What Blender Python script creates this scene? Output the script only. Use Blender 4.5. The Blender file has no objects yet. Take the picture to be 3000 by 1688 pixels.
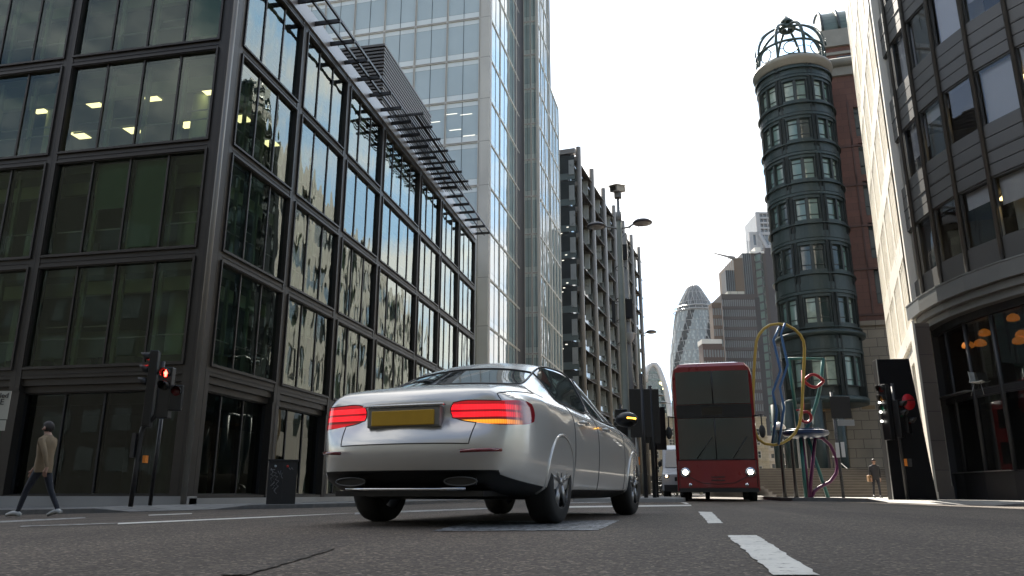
import bpy, bmesh, math, random
from mathutils import Vector, Matrix
random.seed(7)
SC=bpy.context.scene; COL=SC.collection
PI=math.pi; R=math.radians
# ------------------------------------------------------------------ camera geometry (used to survey real positions)
F=2255.;PIT=R(14.95);YAW=R(11.5);H=.24
_s,_c=math.sin(PIT),math.cos(PIT);_sa,_ca=math.sin(YAW),math.cos(YAW)
def at(px,py,D):
    u=(px-1500)/F;v=(844-py)/F
    Y=_c-v*_s;t=D/Y;X=u*t;Z=(_s+v*_c)*t
    return Vector((X*_ca-D*_sa,X*_sa+D*_ca,H+Z))
def gp(X,D): # ground plan point, camera-aligned metres -> world
    return (X*_ca-D*_sa,X*_sa+D*_ca)
def ss(t):
    t=max(0.,min(1.,t));return t*t*(3-2*t)
def gz(x,y):
    z=-.18*ss((-x-3)/9)-.12*ss((x-4)/6)
    if x<-12: z-=.0225*min(4,-12-x)
    return z
def plz(x): return -.05-.11*ss((-13-x)/4)
PRZ=.03
# ------------------------------------------------------------------ object helpers
BASE={}
def tag(o,label=None,cat=None,group=None,kind=None):
    if label:o['label']=label
    if cat:o['category']=cat
    if group:o['group']=group
    if kind:o['kind']=kind
    return o
def thing(name,loc,label,cat,group=None,rz=0):
    o=bpy.data.objects.new(name,None);COL.objects.link(o)
    o.location=loc;o.rotation_euler=(0,0,rz);o.empty_display_size=.3
    BASE[o.name]=(Vector(loc),rz)
    return tag(o,label,cat,group)
class MB:
    def __init__(s): s.v=[];s.f=[];s.m=[];s.cur=0;s.sm=[];s.smooth=False
    def add(s,vs,fs):
        b=len(s.v);s.v.extend([tuple(v) for v in vs])
        for f in fs:
            s.f.append(tuple(b+i for i in f));s.m.append(s.cur);s.sm.append(s.smooth)
    def quad(s,a,b,c,d): s.add((a,b,c,d),((0,1,2,3),))
    def tri(s,a,b,c): s.add((a,b,c),((0,1,2),))
    def hexa(s,p): s.add(p,((0,3,2,1),(4,5,6,7),(0,1,5,4),(1,2,6,5),(2,3,7,6),(3,0,4,7)))
    def box(s,x0,y0,z0,x1,y1,z1):
        if x0>x1:x0,x1=x1,x0
        if y0>y1:y0,y1=y1,y0
        if z0>z1:z0,z1=z1,z0
        s.hexa([(x0,y0,z0),(x1,y0,z0),(x1,y1,z0),(x0,y1,z0),(x0,y0,z1),(x1,y0,z1),(x1,y1,z1),(x0,y1,z1)])
    def prism(s,poly,z0,z1):
        n=len(poly)
        a=sum(poly[i][0]*poly[(i+1)%n][1]-poly[(i+1)%n][0]*poly[i][1] for i in range(n))
        if a<0: poly=poly[::-1]
        vs=[(p[0],p[1],z0) for p in poly]+[(p[0],p[1],z1) for p in poly]
        s.add(vs,[tuple(range(n-1,-1,-1)),tuple(range(n,2*n))]+[(i,(i+1)%n,n+(i+1)%n,n+i) for i in range(n)])
    def tube(s,pts,r,n=8,closed=False,caps=True):
        pts=[Vector(p) for p in pts];m=len(pts);rs=r if isinstance(r,(list,tuple)) else [r]*m
        vs=[];up=None
        for i,p in enumerate(pts):
            a=pts[i-1] if (i>0 or closed) else p;b=pts[(i+1)%m] if (i<m-1 or closed) else p
            d=(b-a).normalized() if (b-a).length>1e-9 else Vector((0,0,1))
            if up is None:
                up=Vector((0,0,1)) if abs(d.z)<.9 else Vector((1,0,0))
            x=d.cross(up)
            if x.length<1e-6: x=d.orthogonal()
            x.normalize();y=x.cross(d).normalized();up=y
            for k in range(n):
                t=2*PI*k/n;vs.append(p+(x*math.cos(t)+y*math.sin(t))*rs[i])
        fs=[]
        for i in range(m if closed else m-1):
            j=(i+1)%m
            for k in range(n):
                k2=(k+1)%n;fs.append((i*n+k,i*n+k2,j*n+k2,j*n+k))
        if caps and not closed: fs+= [tuple(range(n-1,-1,-1)),tuple((m-1)*n+k for k in range(n))]
        o=s.smooth;s.smooth=True;s.add(vs,fs);s.smooth=o
    def cyl(s,a,b,r,n=16,r2=None): s.tube([a,b],[r,r if r2 is None else r2],n)
    def lathe(s,prof,c=(0,0,0),n=24,axis='z',a0=0,a1=2*PI,flip=False):
        full=abs(a1-a0-2*PI)<1e-6;m=n if full else n+1;vs=[]
        for (r,h) in prof:
            for k in range(m):
                t=a0+(a1-a0)*k/n;x,y=r*math.cos(t),r*math.sin(t)
                if axis=='z':vs.append((c[0]+x,c[1]+y,c[2]+h))
                elif axis=='y':vs.append((c[0]+x,c[1]+h,c[2]-y))
                else:vs.append((c[0]+h,c[1]+x,c[2]+y))
        fs=[]
        for i in range(len(prof)-1):
            for k in range(n):
                k2=(k+1)%m if full else k+1
                q=(i*m+k,i*m+k2,(i+1)*m+k2,(i+1)*m+k);fs.append(q[::-1] if flip else q)
        o=s.smooth;s.smooth=True;s.add(vs,fs);s.smooth=o
    def ball(s,c,rx,ry=None,rz=None,n=12,m=8):
        ry=rx if ry is None else ry;rz=rx if rz is None else rz;vs=[];fs=[]
        for i in range(m+1):
            p=-PI/2+PI*i/m
            for k in range(n):
                t=2*PI*k/n;vs.append((c[0]+rx*math.cos(p)*math.cos(t),c[1]+ry*math.cos(p)*math.sin(t),c[2]+rz*math.sin(p)))
        for i in range(m):
            for k in range(n):fs.append((i*n+k,i*n+(k+1)%n,(i+1)*n+(k+1)%n,(i+1)*n+k))
        o=s.smooth;s.smooth=True;s.add(vs,fs);s.smooth=o
    def build(s,name,mats,parent=None,local=False,bevel=0,label=None):
        me=bpy.data.meshes.new(name)
        vs=s.v
        if parent is not None and not local:
            p=parent
            while p is not None and p.name not in BASE:p=p.parent
            L,rz=BASE[p.name] if p is not None else (Vector((0,0,0)),0)
            if rz:
                M=Matrix.Rotation(-rz,3,'Z');vs=[tuple(M@(Vector(v)-L)) for v in vs]
            else: vs=[(v[0]-L.x,v[1]-L.y,v[2]-L.z) for v in vs]
        me.from_pydata(vs,[],s.f)
        if not isinstance(mats,(list,tuple)):mats=[mats]
        for m in mats:me.materials.append(m)
        me.polygons.foreach_set('material_index',[min(i,len(mats)-1) for i in s.m])
        me.polygons.foreach_set('use_smooth',s.sm)
        me.update()
        o=bpy.data.objects.new(name,me);COL.objects.link(o)
        if parent is not None:o.parent=parent
        if bevel:
            b=o.modifiers.new('b','BEVEL');b.width=bevel;b.segments=2;b.limit_method='ANGLE';b.harden_normals=False
        if label:o['label']=label
        return o
class Fr: # facade frame: u along, d outwards, z up
    def __init__(s,O,deg=None,t=None,flip=False):
        s.O=Vector((O[0],O[1],0))
        if t is None: t=(math.sin(R(deg)),math.cos(R(deg)))
        s.t=Vector((t[0],t[1],0)).normalized()
        s.n=Vector((s.t.y,-s.t.x,0))*(-1 if flip else 1)
    def p(s,u,d,z): q=s.O+s.t*u+s.n*d;return (q.x,q.y,z)
    def box(s,mb,u0,u1,z0,z1,d0,d1):
        P=[s.p(u0,d0,z0),s.p(u1,d0,z0),s.p(u1,d1,z0),s.p(u0,d1,z0),s.p(u0,d0,z1),s.p(u1,d0,z1),s.p(u1,d1,z1),s.p(u0,d1,z1)]
        # keep outward winding
        a=Vector(P[1])-Vector(P[0]);b=Vector(P[3])-Vector(P[0]);c=Vector(P[4])-Vector(P[0])
        if a.cross(b).dot(c)<0:P=[P[1],P[0],P[3],P[2],P[5],P[4],P[7],P[6]]
        mb.hexa(P)
    def pane(s,mb,u0,u1,z0,z1,d,tilt=0):
        q=[s.p(u0,d+random.uniform(-tilt,tilt),z0),s.p(u1,d+random.uniform(-tilt,tilt),z0),s.p(u1,d+random.uniform(-tilt,tilt),z1),s.p(u0,d+random.uniform(-tilt,tilt),z1)]
        nn=(Vector(q[1])-Vector(q[0])).cross(Vector(q[3])-Vector(q[0]))
        if nn.dot(s.n)<0:q=[q[1],q[0],q[3],q[2]]
        if tilt: # keep quads renderable as two triangles
            mb.add(q,((0,1,2),(0,2,3)))
        else: mb.quad(*q)
    def ring(s,mb,u0,u1,z0,z1,w,d0,d1):
        s.box(mb,u0,u1,z0,z0+w,d0,d1);s.box(mb,u0,u1,z1-w,z1,d0,d1)
        s.box(mb,u0,u0+w,z0+w,z1-w,d0,d1);s.box(mb,u1-w,u1,z0+w,z1-w,d0,d1)
def copytree(o,parent=None):
    c=o.copy();COL.objects.link(c)
    if parent is not None:c.parent=parent
    for ch in list(o.children):copytree(ch,c)
    return c
# ------------------------------------------------------------------ materials
def nt(name):
    m=bpy.data.materials.new(name);m.use_nodes=True;t=m.node_tree;t.nodes.clear();return m,t
def N(t,ty,**k):
    n=t.nodes.new(ty)
    for a,b in k.items():
        if a.startswith('i_'):
            key=a[2:]
            n.inputs[int(key) if key.isdigit() else key.replace('_',' ')].default_value=b
        else:setattr(n,a,b)
    return n
def L(t,a,b): t.links.new(a,b)
def c4(c): return (c[0],c[1],c[2],1)
MATS={}
def mat(name,col,rough=.5,metal=0.,var=.12,vs=1.5,bump=0.,bs=30.,spec=.5,coat=0.,col2=None,rvar=.1,stretch=None,coatr=.05):
    if name in MATS:return MATS[name]
    m,t=nt(name)
    out=N(t,'ShaderNodeOutputMaterial');b=N(t,'ShaderNodeBsdfPrincipled')
    b.inputs['Metallic'].default_value=metal;b.inputs['Specular IOR Level'].default_value=spec
    b.inputs['Coat Weight'].default_value=coat;b.inputs['Coat Roughness'].default_value=coatr
    tc=N(t,'ShaderNodeTexCoord');src=tc.outputs['Object']
    if stretch:
        mp=N(t,'ShaderNodeMapping');mp.inputs['Scale'].default_value=stretch;L(t,src,mp.inputs['Vector']);src=mp.outputs['Vector']
    n=N(t,'ShaderNodeTexNoise');n.inputs['Scale'].default_value=vs;n.inputs['Detail'].default_value=6;L(t,src,n.inputs['Vector'])
    mx=N(t,'ShaderNodeMix',data_type='RGBA')
    c2=col2 or tuple(min(1,x*(1+2*var)) for x in col);c1=col if col2 else tuple(x*(1-2*var) for x in col)
    mx.inputs[6].default_value=c4(c1);mx.inputs[7].default_value=c4(c2)
    L(t,n.outputs['Fac'],mx.inputs[0]);L(t,mx.outputs[2],b.inputs['Base Color'])
    mr=N(t,'ShaderNodeMapRange');mr.inputs['To Min'].default_value=max(0,rough-rvar);mr.inputs['To Max'].default_value=min(1,rough+rvar)
    L(t,n.outputs['Fac'],mr.inputs['Value']);L(t,mr.outputs['Result'],b.inputs['Roughness'])
    if bump:
        n2=N(t,'ShaderNodeTexNoise');n2.inputs['Scale'].default_value=bs;n2.inputs['Detail'].default_value=4;L(t,src,n2.inputs['Vector'])
        bp=N(t,'ShaderNodeBump');bp.inputs['Distance'].default_value=bump;L(t,n2.outputs['Fac'],bp.inputs['Height']);L(t,bp.outputs['Normal'],b.inputs['Normal'])
    L(t,b.outputs['BSDF'],out.inputs['Surface']);MATS[name]=m;return m
def emis(name,col,st,base=(.3,.3,.3)):
    m,t=nt(name);out=N(t,'ShaderNodeOutputMaterial');b=N(t,'ShaderNodeBsdfPrincipled')
    b.inputs['Base Color'].default_value=c4(base);b.inputs['Emission Color'].default_value=c4(col);b.inputs['Emission Strength'].default_value=st
    b.inputs['Roughness'].default_value=.25
    L(t,b.outputs['BSDF'],out.inputs['Surface']);MATS[name]=m;return m
def glass(name,tint,ior=1.6,wav=.01,ws=.9,gl=(1,1,1),stretch=(1,1,.5),boost=0.):
    m,t=nt(name);out=N(t,'ShaderNodeOutputMaterial')
    tr=N(t,'ShaderNodeBsdfTransparent');tr.inputs['Color'].default_value=c4(tint)
    g=N(t,'ShaderNodeBsdfGlossy');g.inputs['Color'].default_value=c4(gl);g.inputs['Roughness'].default_value=.004
    fr=N(t,'ShaderNodeFresnel');fr.inputs['IOR'].default_value=ior
    mx=N(t,'ShaderNodeMixShader')
    tc=N(t,'ShaderNodeTexCoord');mp=N(t,'ShaderNodeMapping');mp.inputs['Scale'].default_value=stretch
    L(t,tc.outputs['Object'],mp.inputs['Vector'])
    n=N(t,'ShaderNodeTexNoise');n.inputs['Scale'].default_value=ws;n.inputs['Detail'].default_value=1.5;L(t,mp.outputs['Vector'],n.inputs['Vector'])
    bp=N(t,'ShaderNodeBump');bp.inputs['Distance'].default_value=wav;L(t,n.outputs['Fac'],bp.inputs['Height'])
    L(t,bp.outputs['Normal'],g.inputs['Normal'])
    fac=fr.outputs['Fac']
    if boost:
        ad=N(t,'ShaderNodeMath',operation='ADD');ad.use_clamp=True;ad.inputs[1].default_value=boost;L(t,fac,ad.inputs[0]);fac=ad.outputs[0]
    L(t,fac,mx.inputs['Fac']);L(t,tr.outputs[0],mx.inputs[1]);L(t,g.outputs[0],mx.inputs[2])
    L(t,mx.outputs[0],out.inputs['Surface']);MATS[name]=m;return m
def opaque_glass(name,col,ior=1.6,wav=.008,ws=.8,var=.15,rough=.02,vs=.35,spec=.5):
    # glazing with drawn blinds right behind it: a diffuse body under a mirror coat
    m,t=nt(name);out=N(t,'ShaderNodeOutputMaterial');b=N(t,'ShaderNodeBsdfPrincipled')
    b.inputs['Roughness'].default_value=rough;b.inputs['IOR'].default_value=ior;b.inputs['Specular IOR Level'].default_value=spec
    tc=N(t,'ShaderNodeTexCoord')
    n=N(t,'ShaderNodeTexNoise');n.inputs['Scale'].default_value=vs;n.inputs['Detail'].default_value=2;L(t,tc.outputs['Object'],n.inputs['Vector'])
    mx=N(t,'ShaderNodeMix',data_type='RGBA');mx.inputs[6].default_value=c4([x*(1-var) for x in col]);mx.inputs[7].default_value=c4([min(1,x*(1+var)) for x in col])
    L(t,n.outputs['Fac'],mx.inputs[0]);L(t,mx.outputs[2],b.inputs['Base Color'])
    n2=N(t,'ShaderNodeTexNoise');n2.inputs['Scale'].default_value=ws;n2.inputs['Detail'].default_value=1.5;L(t,tc.outputs['Object'],n2.inputs['Vector'])
    bp=N(t,'ShaderNodeBump');bp.inputs['Distance'].default_value=wav;L(t,n2.outputs['Fac'],bp.inputs['Height']);L(t,bp.outputs['Normal'],b.inputs['Normal'])
    L(t,b.outputs['BSDF'],out.inputs['Surface']);MATS[name]=m;return m
def bricks(name,c1,c2,mortar,scale=1.,bw=.5,rh=.25,ms=.02,rough=.8,bump=.004,vert=None):
    m,t=nt(name);out=N(t,'ShaderNodeOutputMaterial');b=N(t,'ShaderNodeBsdfPrincipled');b.inputs['Roughness'].default_value=rough
    tc=N(t,'ShaderNodeTexCoord');mp=N(t,'ShaderNodeMapping');src=tc.outputs['Object']
    if vert is not None:
        # wall: horizontal distance along the facade, height
        sp=N(t,'ShaderNodeSeparateXYZ');L(t,src,sp.inputs[0])
        dt=N(t,'ShaderNodeVectorMath',operation='DOT_PRODUCT');dt.inputs[1].default_value=(vert[0],vert[1],0);L(t,src,dt.inputs[0])
        cb=N(t,'ShaderNodeCombineXYZ');L(t,dt.outputs['Value'],cb.inputs[0]);L(t,sp.outputs['Z'],cb.inputs[1]);src=cb.outputs[0]
    L(t,src,mp.inputs['Vector'])
    br=N(t,'ShaderNodeTexBrick');br.inputs['Color1'].default_value=c4(c1);br.inputs['Color2'].default_value=c4(c2);br.inputs['Mortar'].default_value=c4(mortar)
    br.inputs['Scale'].default_value=scale;br.inputs['Brick Width'].default_value=bw;br.inputs['Row Height'].default_value=rh;br.inputs['Mortar Size'].default_value=ms
    L(t,mp.outputs['Vector'],br.inputs['Vector'])
    n=N(t,'ShaderNodeTexNoise');n.inputs['Scale'].default_value=.7;n.inputs['Detail'].default_value=8;L(t,tc.outputs['Object'],n.inputs['Vector'])
    mr=N(t,'ShaderNodeMapRange');mr.inputs['To Min'].default_value=.72;mr.inputs['To Max'].default_value=1.28;L(t,n.outputs['Fac'],mr.inputs['Value'])
    mu=N(t,'ShaderNodeVectorMath',operation='SCALE');L(t,br.outputs['Color'],mu.inputs[0]);L(t,mr.outputs['Result'],mu.inputs['Scale'])
    L(t,mu.outputs[0],b.inputs['Base Color'])
    bp=N(t,'ShaderNodeBump');bp.inputs['Distance'].default_value=bump;bp.invert=True;L(t,br.outputs['Fac'],bp.inputs['Height']);L(t,bp.outputs['Normal'],b.inputs['Normal'])
    L(t,b.outputs['BSDF'],out.inputs['Surface']);MATS[name]=m;return m
def asphalt(name,base=(.090,.072,.056),wet=0.):
    m,t=nt(name);out=N(t,'ShaderNodeOutputMaterial');b=N(t,'ShaderNodeBsdfPrincipled')
    tc=N(t,'ShaderNodeTexCoord');o=tc.outputs['Object']
    vo=N(t,'ShaderNodeTexVoronoi');vo.inputs['Scale'].default_value=82;L(t,o,vo.inputs['Vector'])
    vo2=N(t,'ShaderNodeTexVoronoi');vo2.inputs['Scale'].default_value=38;L(t,o,vo2.inputs['Vector'])
    no=N(t,'ShaderNodeTexNoise');no.inputs['Scale'].default_value=.35;no.inputs['Detail'].default_value=9;no.inputs['Roughness'].default_value=.65;L(t,o,no.inputs['Vector'])
    n3=N(t,'ShaderNodeTexNoise');n3.inputs['Scale'].default_value=9;n3.inputs['Detail'].default_value=5;L(t,o,n3.inputs['Vector'])
    # stone chips: cell colour value
    sp=N(t,'ShaderNodeSeparateColor');L(t,vo.outputs['Color'],sp.inputs[0])
    rp=N(t,'ShaderNodeValToRGB');e=rp.color_ramp.elements
    e[0].position=.0;e[0].color=c4([x*.42 for x in base]);e[1].position=1.;e[1].color=c4([x*3.0 for x in base])
    k=e.new(.5);k.color=c4([x*.9 for x in base]);k=e.new(.86);k.color=c4([x*1.25 for x in base])
    L(t,sp.outputs[0],rp.inputs[0])
    mr=N(t,'ShaderNodeMapRange');mr.inputs['To Min'].default_value=.62;mr.inputs['To Max'].default_value=1.38;L(t,no.outputs['Fac'],mr.inputs['Value'])
    mr2=N(t,'ShaderNodeMapRange');mr2.inputs['To Min'].default_value=.8;mr2.inputs['To Max'].default_value=1.2;L(t,n3.outputs['Fac'],mr2.inputs['Value'])
    mm=N(t,'ShaderNodeMath',operation='MULTIPLY');L(t,mr.outputs[0],mm.inputs[0]);L(t,mr2.outputs[0],mm.inputs[1])
    mu=N(t,'ShaderNodeVectorMath',operation='SCALE');L(t,rp.outputs['Color'],mu.inputs[0]);L(t,mm.outputs[0],mu.inputs['Scale']);L(t,mu.outputs[0],b.inputs['Base Color'])
    # wheel tracks: long soft bands along the street, oil spots
    mpt=N(t,'ShaderNodeMapping');mpt.inputs['Scale'].default_value=(.55,.035,1);mpt.inputs['Rotation'].default_value=(0,0,R(4));L(t,o,mpt.inputs['Vector'])
    nw=N(t,'ShaderNodeTexNoise');nw.inputs['Scale'].default_value=1.6;nw.inputs['Detail'].default_value=3;L(t,mpt.outputs[0],nw.inputs['Vector'])
    mw=N(t,'ShaderNodeMapRange');mw.inputs['From Min'].default_value=.35;mw.inputs['From Max'].default_value=.65;mw.inputs['To Min'].default_value=.72;mw.inputs['To Max'].default_value=1.22;L(t,nw.outputs['Fac'],mw.inputs['Value'])
    ns=N(t,'ShaderNodeTexNoise');ns.inputs['Scale'].default_value=1.3;ns.inputs['Detail'].default_value=4;L(t,o,ns.inputs['Vector'])
    msp=N(t,'ShaderNodeMapRange');msp.inputs['From Min'].default_value=.66;msp.inputs['From Max'].default_value=.74;msp.inputs['To Min'].default_value=1;msp.inputs['To Max'].default_value=.62;L(t,ns.outputs['Fac'],msp.inputs['Value'])
    m5=N(t,'ShaderNodeMath',operation='MULTIPLY');L(t,mw.outputs[0],m5.inputs[0]);L(t,msp.outputs[0],m5.inputs[1])
    mu5=N(t,'ShaderNodeVectorMath',operation='SCALE');L(t,mu.outputs[0],mu5.inputs[0]);L(t,m5.outputs[0],mu5.inputs['Scale']);L(t,mu5.outputs[0],b.inputs['Base Color'])
    b.inputs['Roughness'].default_value=.78;b.inputs['Specular IOR Level'].default_value=.35
    ad=N(t,'ShaderNodeMath',operation='ADD');L(t,vo.outputs['Distance'],ad.inputs[0]);L(t,vo2.outputs['Distance'],ad.inputs[1])
    bp=N(t,'ShaderNodeBump');bp.inputs['Distance'].default_value=.006;bp.invert=True;L(t,ad.outputs[0],bp.inputs['Height']);L(t,bp.outputs['Normal'],b.inputs['Normal'])
    L(t,b.outputs['BSDF'],out.inputs['Surface']);MATS[name]=m;return m
def worn_paint(name,col,under,amount=.45,sc=14):
    m,t=nt(name);out=N(t,'ShaderNodeOutputMaterial');b=N(t,'ShaderNodeBsdfPrincipled')
    tc=N(t,'ShaderNodeTexCoord');o=tc.outputs['Object']
    n=N(t,'ShaderNodeTexNoise');n.inputs['Scale'].default_value=sc;n.inputs['Detail'].default_value=10;n.inputs['Roughness'].default_value=.7;L(t,o,n.inputs['Vector'])
    rp=N(t,'ShaderNodeValToRGB');e=rp.color_ramp.elements;e[0].position=amount-.07;e[0].color=c4(under);e[1].position=amount+.05;e[1].color=c4(col)
    L(t,n.outputs['Fac'],rp.inputs[0])
    n4=N(t,'ShaderNodeTexNoise');n4.inputs['Scale'].default_value=3;n4.inputs['Detail'].default_value=6;L(t,o,n4.inputs['Vector'])
    mr=N(t,'ShaderNodeMapRange');mr.inputs['To Min'].default_value=.65;mr.inputs['To Max'].default_value=1.2;L(t,n4.outputs['Fac'],mr.inputs['Value'])
    mu=N(t,'ShaderNodeVectorMath',operation='SCALE');L(t,rp.outputs['Color'],mu.inputs[0]);L(t,mr.outputs[0],mu.inputs['Scale']);L(t,mu.outputs[0],b.inputs['Base Color'])
    b.inputs['Roughness'].default_value=.7
    vo=N(t,'ShaderNodeTexVoronoi');vo.inputs['Scale'].default_value=70;L(t,o,vo.inputs['Vector'])
    bp=N(t,'ShaderNodeBump');bp.inputs['Distance'].default_value=.003;bp.invert=True;L(t,vo.outputs['Distance'],bp.inputs['Height']);L(t,bp.outputs['Normal'],b.inputs['Normal'])
    L(t,b.outputs['BSDF'],out.inputs['Surface']);MATS[name]=m;return m

BRONZE=mat('bronze cladding',(.034,.029,.024),.42,.3,.16,.8,.001,60)
BRONZE_L=mat('pale bronze pier',(.20,.185,.16),.36,.3,.14,.6,.001,60)
DARK=mat('black metal',(.012,.012,.013),.45,.0,.2,4)
BLACKP=mat('black paint',(.006,.006,.007),.35,.0,.2,4)
STEEL=mat('brushed steel',(.32,.32,.31),.35,.8,.1,3)
ALU=mat('pale aluminium',(.5,.5,.5),.3,.7,.1,2)
GREYGREEN=mat('grey green pole paint',(.22,.235,.19),.5,.1,.14,2.5)
GREYP=mat('pale grey pole paint',(.33,.33,.31),.5,.1,.12,2.5)
BEIGE=mat('beige stone',(.56,.54,.49),.55,0,.1,.5,.001,40)
CONC=mat('grey concrete',(.3,.29,.27),.8,0,.18,.6,.003,25)
ROOFD=mat('dark flat roof',(.08,.08,.085),.8,0,.2,.5)
RUBBER=mat('rubber',(.012,.012,.012),.75,0,.2,20,.001,80)
RED_ON=emis('red lamp lit',(1,.03,.02),9,(.4,.01,.01))
EXPO=1.75; HAZE=.00006
# ------------------------------------------------------------------ world, sun, camera
SUN_AZ=R(-14.5); SUN_EL=R(43)   # azimuth from +Y towards +X
w=bpy.data.worlds.new("World");SC.world=w;w.use_nodes=True;t=w.node_tree;t.nodes.clear()
out=N(t,'ShaderNodeOutputWorld');sky=N(t,'ShaderNodeTexSky');sky.sky_type='NISHITA';sky.sun_disc=False
sky.sun_elevation=SUN_EL;sky.sun_rotation=SUN_AZ;sky.air_density=1.2;sky.dust_density=2.0;sky.ozone_density=1.2
bg=N(t,'ShaderNodeBackground');bg.inputs['Strength'].default_value=.07;L(t,sky.outputs[0],bg.inputs['Color'])
bg2=N(t,'ShaderNodeBackground');bg2.inputs['Color'].default_value=(1,.975,.94,1);bg2.inputs['Strength'].default_value=.72
tc=N(t,'ShaderNodeTexCoord');mp=N(t,'ShaderNodeMapping');mp.inputs['Scale'].default_value=(1,1,2.2);L(t,tc.outputs['Generated'],mp.inputs['Vector'])
no=N(t,'ShaderNodeTexNoise');no.inputs['Scale'].default_value=2.3;no.inputs['Detail'].default_value=8;no.inputs['Roughness'].default_value=.58;L(t,mp.outputs[0],no.inputs['Vector'])
# thick white cloud bank down the street, broken cloud elsewhere
dt=N(t,'ShaderNodeVectorMath',operation='DOT_PRODUCT');dt.inputs[1].default_value=(math.sin(R(5))*.9,math.cos(R(5))*.9,.43);L(t,tc.outputs['Generated'],dt.inputs[0])
mr=N(t,'ShaderNodeMapRange');mr.inputs['From Min'].default_value=.45;mr.inputs['From Max'].default_value=.86;mr.inputs['To Min'].default_value=-.02;mr.inputs['To Max'].default_value=.42;L(t,dt.outputs['Value'],mr.inputs['Value'])
ad=N(t,'ShaderNodeMath',operation='ADD');L(t,no.outputs['Fac'],ad.inputs[0]);L(t,mr.outputs[0],ad.inputs[1])
rp=N(t,'ShaderNodeMapRange');rp.interpolation_type='SMOOTHSTEP';rp.inputs['From Min'].default_value=.47;rp.inputs['From Max'].default_value=.68;L(t,ad.outputs[0],rp.inputs['Value'])
d2=N(t,'ShaderNodeVectorMath',operation='DOT_PRODUCT');d2.inputs[1].default_value=(math.sin(R(24))*.9,math.cos(R(24))*.9,.43);L(t,tc.outputs['Generated'],d2.inputs[0])
m2=N(t,'ShaderNodeMapRange');m2.inputs['From Min'].default_value=.6;m2.inputs['From Max'].default_value=.9;L(t,d2.outputs['Value'],m2.inputs['Value'])
n2=N(t,'ShaderNodeTexNoise');n2.inputs['Scale'].default_value=5.;n2.inputs['Detail'].default_value=6;L(t,mp.outputs[0],n2.inputs['Vector'])
m3=N(t,'ShaderNodeMapRange');m3.inputs['From Min'].default_value=.62;m3.inputs['From Max'].default_value=.42;L(t,n2.outputs['Fac'],m3.inputs['Value'])
m4=N(t,'ShaderNodeMath',operation='MULTIPLY');L(t,m2.outputs[0],m4.inputs[0]);L(t,m3.outputs[0],m4.inputs[1])
mc=N(t,'ShaderNodeMix',data_type='RGBA');mc.inputs[6].default_value=(1,.975,.94,1);mc.inputs[7].default_value=(.50,.76,1.08,1);L(t,m4.outputs[0],mc.inputs[0]);L(t,mc.outputs[2],bg2.inputs['Color'])
mx=N(t,'ShaderNodeMixShader');L(t,rp.outputs[0],mx.inputs[0]);L(t,bg.outputs[0],mx.inputs[1]);L(t,bg2.outputs[0],mx.inputs[2]);L(t,mx.outputs[0],out.inputs['Surface'])
sd=Vector((math.sin(SUN_AZ)*math.cos(SUN_EL),math.cos(SUN_AZ)*math.cos(SUN_EL),math.sin(SUN_EL)))
ld=bpy.data.lights.new('sun','SUN');ld.energy=5.0;ld.angle=R(.5);ld.color=(1,.93,.82)
lo=bpy.data.objects.new('sun',ld);COL.objects.link(lo);lo.location=sd*200;lo.rotation_euler=sd.to_track_quat('Z','Y').to_euler()
cd=bpy.data.cameras.new('camera');co=bpy.data.objects.new('camera',cd);COL.objects.link(co)
co.location=(0,0,H);co.rotation_euler=(R(90)+PIT,0,YAW);cd.sensor_width=36;cd.lens=F/3000*36;cd.clip_start=.02;cd.clip_end=6000
SC.camera=co
vs=SC.view_settings;vs.view_transform='Standard';vs.look='None';vs.gamma=1;vs.exposure=EXPO;vs.use_curve_mapping=False
SC.render.engine='CYCLES';SC.cycles.max_bounces=8;SC.cycles.diffuse_bounces=3;SC.cycles.glossy_bounces=4;SC.cycles.transparent_max_bounces=16;SC.cycles.caustics_reflective=False;SC.cycles.caustics_refractive=False
SC.cycles.use_denoising=True
try: SC.cycles.denoiser='OPENIMAGEDENOISE'
except Exception: pass

# ------------------------------------------------------------------ ground
ASPH=asphalt('asphalt')
ROADW=worn_paint('white road paint',(.62,.6,.54),(.09,.085,.08),.40,16)
ROADF=worn_paint('faded white road paint',(.42,.41,.38),(.07,.066,.062),.5,10)
def span(a,b,s):
    n=max(1,int(round((b-a)/s)));return [a+(b-a)*i/n for i in range(n+1)]
xs=[-2500,-900,-300,-90]+span(-40,-16,4)+span(-15,12,1)+span(16,40,6)+[90,300,900,2500]
ys=[-2500,-900,-300,-80]+span(-20,40,2)+span(50,200,15)+[300,600,1200,3000]
mb=MB();mb.smooth=True
mb.add([(x,y,gz(x,y)) for y in ys for x in xs],[(j*len(xs)+i,j*len(xs)+i+1,(j+1)*len(xs)+i+1,(j+1)*len(xs)+i) for j in range(len(ys)-1) for i in range(len(xs)-1)])
road=mb.build('road',ASPH);tag(road,'grey asphalt carriageway of the junction','road',kind='structure')
def strip(name,pts,w,m,lift=.004,n=6,jag=0.):
    # painted band following the road surface; pts centre line, w width at each point
    P=[]
    for a,b in zip(pts[:-1],pts[1:]):
        k=max(1,int((Vector(b)-Vector(a)).length/.12)) if jag else n
        for i in range(k):P.append(Vector(a).lerp(Vector(b),i/k))
    P.append(Vector(pts[-1]));mb=MB();vs=[]
    for i,p in enumerate(P):
        d=(P[min(i+1,len(P)-1)]-P[max(i-1,0)]).normalized();nn=Vector((-d.y,d.x))
        for s in (-1,1):
            q=p+nn*(w/2*s+random.uniform(-jag,jag));vs.append((q.x,q.y,gz(q.x,q.y)+lift))
    mb.add(vs,[(2*i,2*i+2,2*i+3,2*i+1)[::-1] for i in range(len(P)-1)])
    return mb.build(name,m,road)
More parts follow.
